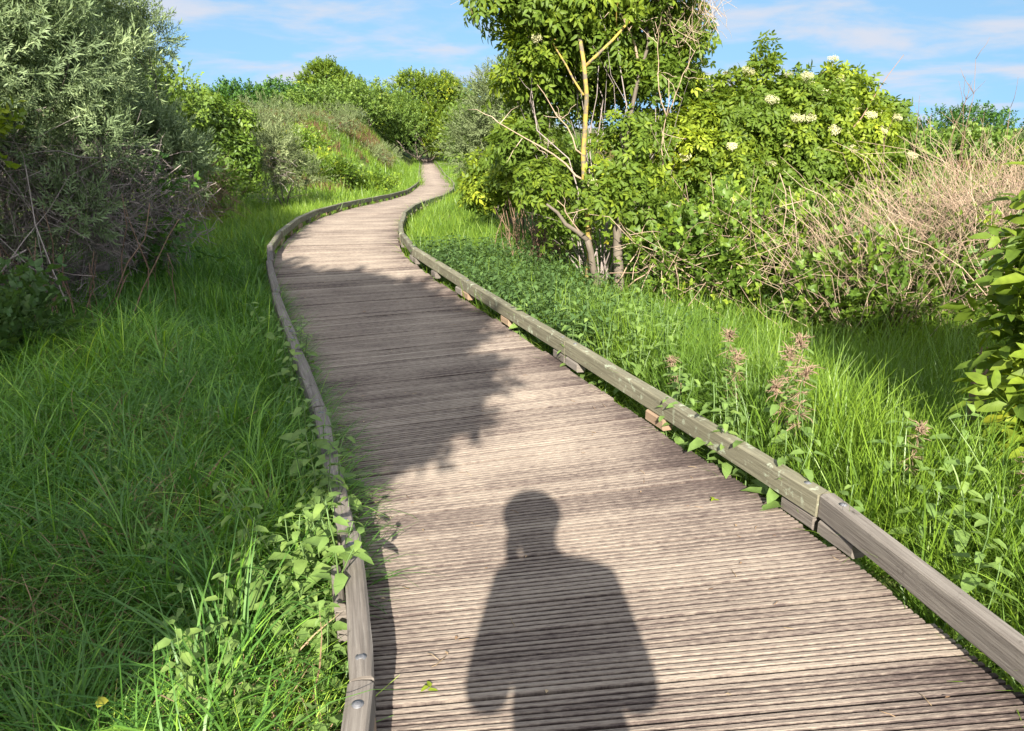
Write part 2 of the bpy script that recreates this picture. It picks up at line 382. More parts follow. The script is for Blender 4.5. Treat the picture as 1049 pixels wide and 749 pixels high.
def rails():
    rng = RNG(11)
    RAIL_W, RAIL_H, BLK = .064, .10, .065
    for side in (-1, 1):
        joints_y = ([-5.6, -3.4, -1.2, 1.62, 2.36, 3.6, 5.0, 6.4, 8.0, 9.1, 10.4, 12.2, 14.0, 16.2] if side < 0 else
                    [-5.6, -3.4, -1.4, .6, 2.66, 4.86, 7.0, 8.9, 10.2, 11.6, 13.2, 15.4])
        y = joints_y[-1]
        while y < 84: y += 2.3 if y < 30 else 3.6; joints_y.append(y)
        ss = []
        def pt(s, z=0, off=0):
            p, n, W = course(s)
            return np.array([p[0] + n[0] * side * (W / 2 + off), p[1] + n[1] * side * (W / 2 + off), p[2] + z])
        # stations where the rail point reaches the joint's y
        sgrid = np.arange(.1, CS[-1] - .2, .02)
        ry = np.array([pt(s)[1] for s in sgrid])
        for jy in joints_y: ss.append(float(np.interp(jy, ry, sgrid)))
        for a, b in zip(ss[:-1], ss[1:]):
            if b - a < .1: continue
            o1, o2 = rng.normal(0, .006, 2)
            z1, z2 = BLK + rng.uniform(-.002, .004, 2)
            pa, pb = pt(a + .004, z1, o1), pt(b - .004, z2, o2)
            n = 7; t = np.linspace(0, 1, n)[:, None]
            pts = pa + (pb - pa) * t
            bend = rng.normal(0, .006); pts[:, 0] += bend * (4 * t * (1 - t))[:, 0]
            mossy = (side > 0 and (pa[1] > 2.5)) or pa[1] > 9
            g = Geo(); beam(g, pts, RAIL_W, RAIL_H + rng.uniform(-.003, .003), np.clip(.5 + rng.normal(0, .09), .3, .7), rng, rng.uniform(0, 50))
            r = g.build('edge_rail', G['railmoss' if mossy else 'rail'], BW, smooth=False)
            if mossy and side > 0 and pa[1] < 8: r['label'] = 'edge rail timber with pale lichen on its top'
            if pa[1] < 12:
                for f in (.09 / (b - a), 1 - .09 / (b - a)):
                    q = pa + (pb - pa) * f; bolt(r, (q[0] + bend * 4 * f * (1 - f), q[1], q[2] + RAIL_H + .0015))
            # spacer blocks under the rail: at its two ends and about every metre between
            L = b - a; kk = [ .1, L - .1] if L < 1.5 else [.1, L / 2, L - .1]
            if pa[1] > 30: kk = [.1]
            for d in kk:
                s = a + d; g = Geo()
                q0, q1 = pt(s - .085, 0, -.006), pt(s + .085, 0, -.006)
                q0[2] += .0015; q1[2] += .0015
                beam(g, np.stack([q0, (q0 + q1) / 2, q1]), RAIL_W - .003, BLK - .004, np.clip(.5 + rng.normal(0, .12), .2, .8), None, rng.uniform(0, 50))
                g.build('spacer_block', G['rail' if rng.uniform() < .6 else 'block'], BW, smooth=False)
    # joists under the deck edges, so the deck rests on something when seen from the side
    for off in (-.62, 0, .62):
        g = Geo(); s = np.arange(.3, CS[-1] - .8, .5); pts = []
        for v in s:
            p, n, W = course(v); pts.append([p[0] + n[0] * off, p[1] + n[1] * off, p[2] - .15])
        beam(g, pts, .06, .113, .35); g.build('joist', G['block'], BW, smooth=False)
    # the broken post stub that sticks out beside the left rail
    g = Geo(); s = s_at_y(2.38); p, n, W = course(s); t = np.array([-n[1], n[0]])
    c = np.array([p[0] - n[0] * (W / 2 + .05), p[1] - n[1] * (W / 2 + .05)])
    q0 = np.array([*(c - t * .09), -.03]); q1 = np.array([*(c + t * .13), -.03])
    beam(g, np.stack([q0, (q0 + q1) / 2, q1]), .034, .14, .55, RNG(5)); o = g.build('post_stub', G['rail'], BW, smooth=False)
    o['label'] = 'short weathered timber stub bolted outside the rail'
rails()

# ----------------------------------------------------------------------------- leaf and plant templates
def leaf(geo, base, d, up, L, w, droop=.15, tint=.5, fold=.18, fine=True, wmax=.4):
    """one blade: base point, direction, face normal; fine = 6 faces with a fold along the midrib"""
    d = norm(d); x = norm(np.cross(d, up)); z = np.cross(x, d)
    P = lambda s, u, h: base + d * (L * s) + x * (w * u) + z * h
    dz = lambda s: -droop * L * s * s
    if fine:
        V = [P(0, 0, 0), P(wmax * .7, 0, dz(wmax * .7)), P(.72, 0, dz(.72)), P(1, 0, dz(1)),
             P(wmax * .7, .5, dz(wmax * .7) + fold * w), P(.72, .36, dz(.72) + fold * w * .7),
             P(wmax * .7, -.5, dz(wmax * .7) + fold * w), P(.72, -.36, dz(.72) + fold * w * .7)]
        geo.add(V, [(1, 4, 5, 2), (6, 1, 2, 7)], [(0, 4, 1), (2, 5, 3), (0, 1, 6), (2, 3, 7)], tint)
    else:
        V = [P(0, 0, 0), P(wmax, .5, dz(wmax) + fold * w), P(1, 0, dz(1)), P(wmax, -.5, dz(wmax) + fold * w)]
        geo.add(V, [(0, 1, 2, 3)], None, tint)

def T_buckthorn(seed, L=.20, n=20, ll=.062, lw=.0115):
    r = RNG(seed); g = Geo()
    for i in range(n):
        f = (i + .5) / n; a = i * 2.4 + r.normal(0, .3); sp = 1.15 - .6 * f + r.normal(0, .2)
        d = np.array([math.cos(a) * math.sin(sp), math.cos(sp), math.sin(a) * math.sin(sp)])
        leaf(g, np.array([0, L * (.12 + .88 * f), 0]), d, np.array([0, 1, .15]), ll * r.uniform(.7, 1.2), lw * r.uniform(.8, 1.2), r.uniform(-.1, .25), .5 + r.normal(0, .13), .1, False, .5)
    tube(g, [(0, 0, 0), (0, L * .5, 0), (0, L, 0)], [.003, .0022, .001], 3, .1)
    return template(g)

def T_elder(seed, ll=.072, lw=.031, nl=4, pairs=2, fine=True):
    r = RNG(seed); g = Geo()
    a0 = r.uniform(0, 6)
    for i in range(nl):
        a = a0 + i * 2 * math.pi / nl + r.normal(0, .25); el = r.uniform(-.1, .75)
        d = np.array([math.cos(a) * math.cos(el), math.sin(el), math.sin(a) * math.cos(el)])
        up = np.array([0, 1., 0]); side = norm(np.cross(d, up)); nn = np.cross(side, d)
        RL = ll * r.uniform(1.7, 2.3); t0 = .5 + r.normal(0, .09)
        base = np.array([0, -.03 * (i // 2), 0])
        tip = lambda s: base + d * RL * s - up * .12 * RL * s * s
        tube(g, [tip(0), tip(.5), tip(1)], [.002, .0015, .001], 3, .6)
        for k in range(pairs):
            s = .45 + .42 * k / max(1, pairs - 1) if pairs > 1 else .6
            for sg in (-1, 1):
                dd = norm(side * sg * .85 + d * .55 - up * r.uniform(-.05, .28))
                leaf(g, tip(s), dd, nn + r.normal(0, .18, 3), ll * r.uniform(.75, 1.1), lw * r.uniform(.85, 1.15), r.uniform(.1, .35), t0 + r.normal(0, .06), .16, fine, .42)
        leaf(g, tip(1), norm(d - up * r.uniform(0, .35)), nn, ll * r.uniform(.9, 1.25), lw * 1.1, .25, t0 + r.normal(0, .06), .16, fine, .42)
    return template(g)

def T_bramble(seed, n=7, L=.34, ll=.055, fine=True):
    r = RNG(seed); g = Geo()
    pts = wiggle(r, (0, 0, 0), (0, L, 0), 5, .08, .1); tube(g, pts, np.linspace(.003, .0015, 5), 3, .3)
    for i in range(n):
        f = (i + .7) / n; p = np.array([np.interp(f, np.linspace(0, 1, 5), pts[:, j]) for j in range(3)])
        a = i * 2.4 + r.normal(0, .4); d = norm(np.array([math.cos(a), .35, math.sin(a) * .5 + .35]))
        q = p + d * ll * .8; side = norm(np.cross(d, (0, 0, 1.))); nn = norm(np.cross(side, d) + r.normal(0, .25, 3)); t0 = .5 + r.normal(0, .15)
        tube(g, [p, q], [.0015, .001], 3, .5)
        leaf(g, q, d, nn, ll * r.uniform(.9, 1.2), ll * .72, .2, t0, .15, fine, .5)
        for sg in (-1, 1): leaf(g, q, norm(side * sg + d * .25), nn, ll * r.uniform(.75, 1), ll * .62, .2, t0 + r.normal(0, .05), .15, fine, .5)
    return template(g)

def T_sprig(seed, n=10, L=.25, ll=.07, lw=.042, fine=False):
    r = RNG(seed); g = Geo()
    for i in range(n):
        f = (i + .5) / n; a = i * 2.4 + r.normal(0, .4); sp = 1.0 - .35 * f
        d = np.array([math.cos(a) * math.sin(sp), math.cos(sp), math.sin(a) * math.sin(sp)])
        leaf(g, np.array([0, L * f, 0]), d, np.array([r.normal(0, .3), 1, .4 + r.normal(0, .3)]), ll * r.uniform(.7, 1.2), lw * r.uniform(.8, 1.2), r.uniform(0, .3), .5 + r.normal(0, .13), .15, fine, .45)
    tube(g, [(0, 0, 0), (0, L, 0)], [.003, .001], 3, .1)
    return template(g)

def blade(geo, r, L, w, az, lean, curl, segs, tint, root):
    s = np.linspace(0, 1, segs + 1)
    ang = lean + curl * s ** 1.3
    ds = L / segs
    rr = np.concatenate([[0], np.cumsum(np.sin(ang[1:]) * ds)]); zz = np.concatenate([[0], np.cumsum(np.cos(ang[1:]) * ds)])
    c, si = math.cos(az), math.sin(az)
    ctr = np.stack([root[0] + c * rr, root[1] + si * rr, root[2] + zz], 1)
    tw = r.normal(0, .5); sx = np.array([-math.sin(az + tw), math.cos(az + tw), 0])
    ww = w * (1 - s ** 2.2) * .5 + .0004
    V = np.empty((2 * (segs + 1), 3)); V[0::2] = ctr - sx * ww[:, None]; V[1::2] = ctr + sx * ww[:, None]
    Q = [(2 * i, 2 * i + 1, 2 * i + 3, 2 * i + 2) for i in range(segs)]
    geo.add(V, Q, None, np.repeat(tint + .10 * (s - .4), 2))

def T_tuft(seed, n=26, L=.38, w=.0055, segs=4, spread=.06, lean=.35, curl=1.1, dead=.08, bias=None):
    r = RNG(seed); g = Geo()
    for i in range(n):
        az = r.uniform(0, 2 * math.pi) if bias is None else bias + r.normal(0, .8)
        rr = spread * math.sqrt(r.uniform()); ra = r.uniform(0, 6.28)
        t = .5 + r.normal(0, .12)
        if r.uniform() < dead: t = .97
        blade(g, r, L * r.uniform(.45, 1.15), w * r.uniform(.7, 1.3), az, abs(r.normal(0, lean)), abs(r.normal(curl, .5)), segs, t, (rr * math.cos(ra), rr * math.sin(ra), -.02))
    return template(g)

# ----------------------------------------------------------------------------- grass
def hash_noise(x, y, sc, seed):
    """smooth value noise in [0,1]"""
    r = RNG(seed).uniform(0, 1, (64, 64)); X, Y = np.asarray(x) / sc, np.asarray(y) / sc
    i, j = np.floor(X).astype(int), np.floor(Y).astype(int); fx, fy = X - i, Y - j
    fx, fy = fx * fx * (3 - 2 * fx), fy * fy * (3 - 2 * fy)
    a = lambda p, q: r[(i + p) % 64, (j + q) % 64]
    return (a(0, 0) * (1 - fx) + a(1, 0) * fx) * (1 - fy) + (a(0, 1) * (1 - fx) + a(1, 1) * fx) * fy

def tufts(geo, rng, temps, n, xr, yr, keep, smin=.7, smax=1.2, tint_amp=.22, tint0=0.0, tilt=.2, seed=1):
    x = rng.uniform(*xr, n); y = rng.uniform(*yr, n)
    k = keep(x, y); x, y = x[k], y[k]; n = len(x)
    z = ground_z(x, y)
    az = rng.uniform(0, 2 * math.pi, n); sc = rng.uniform(smin, smax, n)
    tx, ty = rng.normal(0, tilt, n), rng.normal(0, tilt, n)
    yv = np.stack([np.cos(az), np.sin(az), np.zeros(n)], 1); up = norm(np.stack([tx, ty, np.ones(n)], 1))
    M = frames(yv, up); M[:, :, 2] = up; M = M * sc[:, None, None]
    tn = tint0 + tint_amp * (hash_noise(x, y, .55, seed) - .5) * 2 + rng.normal(0, .05, n)
    sel = rng.randint(0, len(temps), n); P = np.stack([x, y, z], 1)
    for i, T in enumerate(temps):
        m = sel == i; scatter(geo, T, P[m], M[m], tn[m])

def in_view(x, y, pad=.6):
    return (np.abs(x) < (y + .45) * .70 + pad) & (y > .7)

def grasses():
    near = [T_tuft(i, 30, .36, .0058, 5, .055, .38, 1.25, .11) for i in range(6)]
    fine = [T_tuft(20 + i, 34, .30, .0036, 5, .06, .5, 1.5, .20) for i in range(4)]
    dead = [T_tuft(30 + i, 22, .24, .0042, 4, .09, .9, 1.2, 1.0) for i in range(3)]
    tall = [T_tuft(40 + i, 22, .52, .0062, 5, .05, .20, .75, .03) for i in range(5)]
    mid = [T_tuft(60 + i, 22, .42, .009, 3, .10, .28, .9, .05) for i in range(5)]
    far = [T_tuft(80 + i, 16, .45, .020, 2, .20, .30, .8, .04) for i in range(5)]
    # left verge, close
    r = RNG(101); g = Geo()
    off = lambda x, y: path_offset(x, y)[0]
    half = lambda y: np.interp(y, CXY[:, 1], CWID) / 2
    lk = lambda d: (lambda x, y: (off(x, y) < -half(y) - d) & in_view(x, y))
    tufts(g, r, near, 2600, (-4.6, -.2), (1.0, 5.2), lambda x, y: lk(.10)(x, y) & (hash_noise(x, y, .5, 7) > .30), .55, 1.15, .36, -.04, .35, 2)
    tufts(g, r, fine, 3600, (-4.6, -.2), (1.0, 5.0), lk(.08), .6, 1.2, .36, -.02, .4, 3)
    tufts(g, r, mid, 2600, (-6, -.6), (4.6, 12.5), lk(.08), .7, 1.1, .2, -.05, .25, 4)
    big = [T_tuft(110 + i, 70, .58, .0075, 6, .07, .42, 1.55, .04) for i in range(4)] + [T_tuft(116 + i, 60, .56, .0072, 6, .06, .5, 1.3, .05, bias=i * 2.0) for i in range(3)]
    tufts(g, r, big, 520, (-4.6, -.3), (1.0, 5.5), lambda x, y: lk(.22)(x, y), .7, 1.1, .3, .03, .12, 6)
    edge = [T_tuft(125 + i, 26, .46, .006, 6, .05, .30, 1.35, .06, bias=.3) for i in range(4)]
    x = RNG(128).uniform(-3.2, -.3, 4000); y = RNG(129).uniform(2.2, 7.0, 4000); k = (off(x, y) < -half(y) - .04) & (off(x, y) > -half(y) - .26); x, y = x[k][:420], y[k][:420]
    az = RNG(130).normal(0, .5, len(x)); M = frames(np.stack([-np.sin(az), np.cos(az), 0 * az], 1), np.tile([0, 0, 1.], (len(x), 1))) * RNG(131).uniform(.6, 1.05, len(x))[:, None, None]
    P = np.stack([x, y, ground_z(x, y)], 1)
    for i in range(4): scatter(g, edge[i], P[i::4], M[i::4], RNG(132 + i).normal(0, .1, len(P[i::4])))
    o = g.build('grass', G['grass']); tag(o, 'long tangled grass on the left verge in the shade', 'grass', kind='stuff')
    g = Geo(); tufts(g, r, dead, 4200, (-4.6, -.2), (1.0, 5.5), lambda x, y: lk(.12)(x, y) & (hash_noise(x, y, .45, 9) > .50), .75, 1.5, .3, 0, .4, 5)
    o = g.build('dry_grass', G['thatch']); tag(o, 'brown matted dead grass under the left verge', 'dry grass', kind='stuff')
    # right verge, close
    rk = lambda d: (lambda x, y: (off(x, y) > half(y) + d) & in_view(x, y))
    g = Geo()
    tufts(g, r, tall, 3300, (.2, 4.6), (1.4, 6.2), rk(.22), .55, 1.15, .22, .04, .22, 12)
    tufts(g, r, near, 2400, (.2, 4.6), (1.2, 6.2), rk(.08), .55, 1.0, .2, -.02, .3, 13)
    tufts(g, r, mid, 3600, (-1.5, 6.5), (5.6, 13), lambda x, y: rk(.06)(x, y) & (off(x, y) < 5.5), .6, 1.05, .2, .05, .25, 14)
    tufts(g, r, fine, 1500, (-1.0, 2.0), (1.2, 8.5), lambda x, y: (off(x, y) > half(y) - .07) & (off(x, y) < half(y) + .22), .55, .85, .25, .0, .35, 27)
    o = g.build('lush_grass', G['grass_lush']); tag(o, 'tall bright green grass on the right verge', 'grass', kind='stuff')
    # lit grass beyond, both sides of the boardwalk, and the bank
    g = Geo()
    tufts(g, r, mid, 5200, (-9, -2.4), (9.5, 19), lambda x, y: lk(.05)(x, y), .7, 1.15, .2, .12, .2, 15)
    tufts(g, r, mid, 1500, (-2.2, 3), (9.5, 19), lambda x, y: rk(.05)(x, y) & (off(x, y) < 2.6), .65, 1.0, .2, .12, .2, 16)
    fringe = lambda lo, hi: (lambda x, y: (np.abs(off(x, y)) > half(y) + lo) & (np.abs(off(x, y)) < half(y) + hi))
    tufts(g, r, mid, 2600, (-6, 0), (10.5, 40), fringe(.03, .5), .8, 1.2, .2, .14, .2, 26)
    tufts(g, r, far, 5200, (-12, -1.5), (34, 86), fringe(-.10, .55), .9, 1.5, .2, .10, .2, 28)
    tufts(g, r, far, 6000, (-22, -3), (18, 62), lambda x, y: lk(.1)(x, y), .8, 1.3, .2, .14, .2, 17)
    tufts(g, r, far, 2600, (-8, 3), (18, 80), lambda x, y: rk(.1)(x, y) & (off(x, y) < 4), .8, 1.3, .2, .14, .2, 18)
    tufts(g, r, far, 5000, (3, 40), (11, 62), lambda x, y: rk(.1)(x, y) & in_view(x, y), .9, 1.5, .2, .05, .2, 19)
    o = g.build('meadow_grass', G['grass_lush']); tag(o, 'sunlit green grass on the bank and beside the far boardwalk', 'grass', kind='stuff')
    g = Geo()
    tufts(g, r, far, 9000, (-16, -5), (24, 56), lambda x, y: (hash_noise(x, y, 4.5, 23) + .25 * hash_noise(x, y, 1.2, 25) > .44) & (off(x, y) < -2.6), .7, 1.2, .25, -.12, .25, 20)
    tufts(g, r, far, 2600, (4, 34), (10, 40), lambda x, y: in_view(x, y) & (hash_noise(x, y, 3.5, 24) > .5), .8, 1.5, .2, -.1, .2, 21)
    o = g.build('bleached_grass', G['thatch']); tag(o, 'pinkish dry grass patches on the far bank', 'dry grass', kind='stuff')
grasses()

# ----------------------------------------------------------------------------- shrubs and trees
def crown_shoots(rng, lobes, n, k_sub=9, sub=(.30, .55), up=.45, zmin=None, flat=.85, shell=(.75, 1.06), top=-.55):
    """shoot positions, outward directions and clump tints over a lumpy crown made of ellipsoid lobes"""
    C, R, ID = [], [], []
    for lb in lobes:
        c, rad = np.array(lb[:3]), np.array(lb[3:6]); mr = rad.mean()
        m = max(4, int(k_sub * (mr / .6) ** .8))
        dv = norm(rng.normal(0, 1, (m * 2, 3))); dv = dv[dv[:, 2] > top][:m]
        s = rng.uniform(*sub, len(dv))[:, None] * mr
        cc = c + dv * (rad * rng.uniform(.72, 1.0, (len(dv), 1)) - s * .6)
        C.append(cc); R.append(s)
        C.append(c[None]); R.append(np.array([[mr * .75]]))
    C, R = np.concatenate(C), np.concatenate(R)[:, 0]
    w = R ** 2; w /= w.sum(); ct = rng.normal(0, .15, len(C))
    i = rng.choice(len(C), n, p=w)
    dv = norm(rng.normal(0, 1, (n, 3)) + np.array([0, 0, .25]))
    P = C[i] + dv * R[i][:, None] * rng.uniform(*shell, (n, 1)) * np.array([1, 1, flat])
    D = norm(dv + rng.normal(0, .35, (n, 3)) + np.array([0, 0, up]))
    T = ct[i] + rng.normal(0, .09, n)
    gzv = ground_z(P[:, 0], P[:, 1]) + .03 if zmin is None else np.full(n, zmin)
    k = P[:, 2] > gzv
    return P[k], D[k], T[k]

def foliage(parent, loc, temps, mat, rng, lobes, n, name='foliage', scale=(.75, 1.25), tint0=0.0, rollup=.6, **kw):
    P, D, T = crown_shoots(rng, lobes, n, **kw)
    U = norm(rng.normal(0, 1, P.shape) * (1 - rollup) + np.array([0, 0, 1.]) * rollup)
    M = frames(D, U) * rng.uniform(*scale, len(P))[:, None, None]
    g = Geo(); sel = rng.randint(0, len(temps), len(P))
    for i, t in enumerate(temps):
        m = sel == i; scatter(g, t, P[m], M[m], T[m] + tint0)
    return g.build(name, mat, parent, loc=None if parent is None else None), (P, D)

def place(parent_loc, g, name, mat, parent):
    o = g.build(name, mat, parent, loc=None); return o

def limbs(rng, base, lobes, r0, geo, n_sub=3, sides=6, amp=.10):
    base = np.asarray(base, float)
    for lb in lobes:
        c, rad = np.array(lb[:3]), np.array(lb[3:6])
        b = base + np.array([*rng.normal(0, r0 * 1.2, 2), -.08])
        pts = wiggle(rng, b, c, 8, amp); tube(geo, pts, np.linspace(r0, r0 * .35, 8), sides, np.clip(.5 + rng.normal(0, .1), 0, 1))
        for _ in range(n_sub):
            f = rng.randint(3, 8); e = c + norm(rng.normal(0, 1, 3) + (0, 0, .4)) * rad * rng.uniform(.5, .95)
            q = wiggle(rng, pts[f], e, 6, amp); tube(geo, q, np.linspace(r0 * .4, r0 * .1, 6), 5, np.clip(.5 + rng.normal(0, .1), 0, 1))

def thicket(rng, centre, rad, n, Lr, rr, geo, up=.3, tint=.5, sides=3, dirspread=1.0, kink=.12):
    c = np.asarray(centre, float); rad = np.asarray(rad, float)
    for _ in range(n):
        p = c + norm(rng.normal(0, 1, 3)) * rad * rng.uniform(.2, 1) ** .5
        d = norm(rng.normal(0, dirspread, 3) + np.array([0, 0, up])); L = rng.uniform(*Lr)
        p0 = p - d * L / 2; p1 = p + d * L / 2
        g0 = gz(p0[0], p0[1])
        if p0[2] < g0: p0[2] = g0
        if p1[2] < g0: p1[2] = g0 + .02
        r = rng.uniform(*rr); pts = wiggle(rng, p0, p1, 5, kink)
        tube(geo, pts, np.linspace(r, r * .4, 5), sides, np.clip(tint + rng.normal(0, .16), 0, 1), cap=False)

def rel(loc, lobes): return [(l[0], l[1], l[2], *l[3:6]) for l in lobes]

TB = [T_buckthorn(200 + i) for i in range(5)]
TBfar = [T_buckthorn(210 + i, .30, 18, .085, .016) for i in range(4)]
TE = [T_elder(220 + i) for i in range(6)]
TEbig = [T_elder(225 + i, .10, .043) for i in range(4)]
TEm = [T_elder(230 + i, .095, .042, 4, 2, False) for i in range(5)]
TBR = [T_bramble(240 + i) for i in range(5)]
TBRm = [T_bramble(250 + i, 6, .36, .068, False) for i in range(4)]
TS = [T_sprig(260 + i) for i in range(5)]
TSfar = [T_sprig(270 + i, 9, .45, .17, .11) for i in range(5)]
TSvf = [T_sprig(280 + i, 8, .9, .36, .24) for i in range(4)]

def shrub(name, label, cat, lobes, temps, mat, n, seed, group=None, stem_r=.03, stem_mat='bark', dead=None, tint0=0.0, base=None, nsub=3, extra=None, **kw):
    rng = RNG(seed)
    b = base or (float(np.mean([l[0] for l in lobes])), float(np.mean([l[1] for l in lobes])))
    z = gz(*b); root = thing(name, (b[0], b[1], z), label, cat, group)
    off = np.array([b[0], b[1], z])
    P, D, T = crown_shoots(rng, lobes, n, **kw)
    U = norm(rng.normal(0, 1, P.shape) * .4 + np.array([0, 0, .6]))
    M = frames(D, U) * rng.uniform(.75, 1.25, len(P))[:, None, None]
    g = Geo(); sel = rng.randint(0, len(temps), len(P))
    for i, t in enumerate(temps):
        m = sel == i; scatter(g, t, P[m] - off, M[m], T[m] + tint0)
    g.build('foliage', G[mat], root)
    g = Geo(); limbs(rng, off, lobes, stem_r, g, nsub)
    for i in range(len(g.v)): g.v[i] = g.v[i] - off.astype(np.float32)
    g.build('stem', G[stem_mat], root)
    if dead:
        g = Geo()
        for d in dead: thicket(rng, d['c'], d['r'], d['n'], d.get('L', (.25, .7)), d.get('t', (.0025, .006)), g, d.get('up', .3), d.get('tint', .5))
        for i in range(len(g.v)): g.v[i] = g.v[i] - off.astype(np.float32)
        g.build('dead_twigs', G[dead[0].get('mat', 'twig')], root)
    return root, off, (P, D)

def umbels(root, off, PD, rng, n, size=(.05, .085), ymax=None, zmin=None, face=True):
    """flat cream flower heads on the crown's outer shoots, each a part"""
    P, D = PD; score = D[:, 2] - .9 * D[:, 1] + rng.normal(0, .35, len(P))
    if zmin is not None: score = score - 5 * (P[:, 2] < zmin)
    idx = np.argsort(-score)[: n * 25]; idx = rng.permutation(idx); took = []
    for i in idx:
        if all(np.linalg.norm(P[i] - P[j]) > .16 for j in took): took.append(i)
        if len(took) >= n: break
    for i in took:
        g = Geo(); R = rng.uniform(*size); d = norm(D[i] * .35 + np.array([0, -.45, .9])); M = frames(norm(np.cross(d, (0, .3, 1.)))[None], d[None])[0]
        for k in range(260):
            a = rng.uniform(0, 6.28); q = R * math.sqrt(rng.uniform()); s = rng.uniform(.0045, .0075)
            c = np.array([q * math.cos(a), q * math.sin(a), .012 * rng.normal() - .15 * q * q / R])
            V = np.array([(s, 0, 0), (0, s, 0), (-s, 0, 0), (0, -s, 0)]) + c + np.array([(0, 0, .002 * rng.normal())] * 4)
            g.add(V @ M.T + P[i] + d * .13 - off, [(0, 1, 2, 3)], None, rng.uniform(.2, 1))
        for k in range(5):
            a = k * 1.257; e = np.array([R * .6 * math.cos(a), R * .6 * math.sin(a), -.01])
            tube(g, [P[i] - off, P[i] + d * .05 - off, e @ M.T + P[i] + d * .13 - off], [.002, .0015, .001], 3, .1, cap=False)
        g.build('flower_head', G['flower'], root)

def extra_part(root, off, g, name, mat):
    for i in range(len(g.v)): g.v[i] = g.v[i] - off.astype(np.float32)
    return g.build(name, G[mat], root)

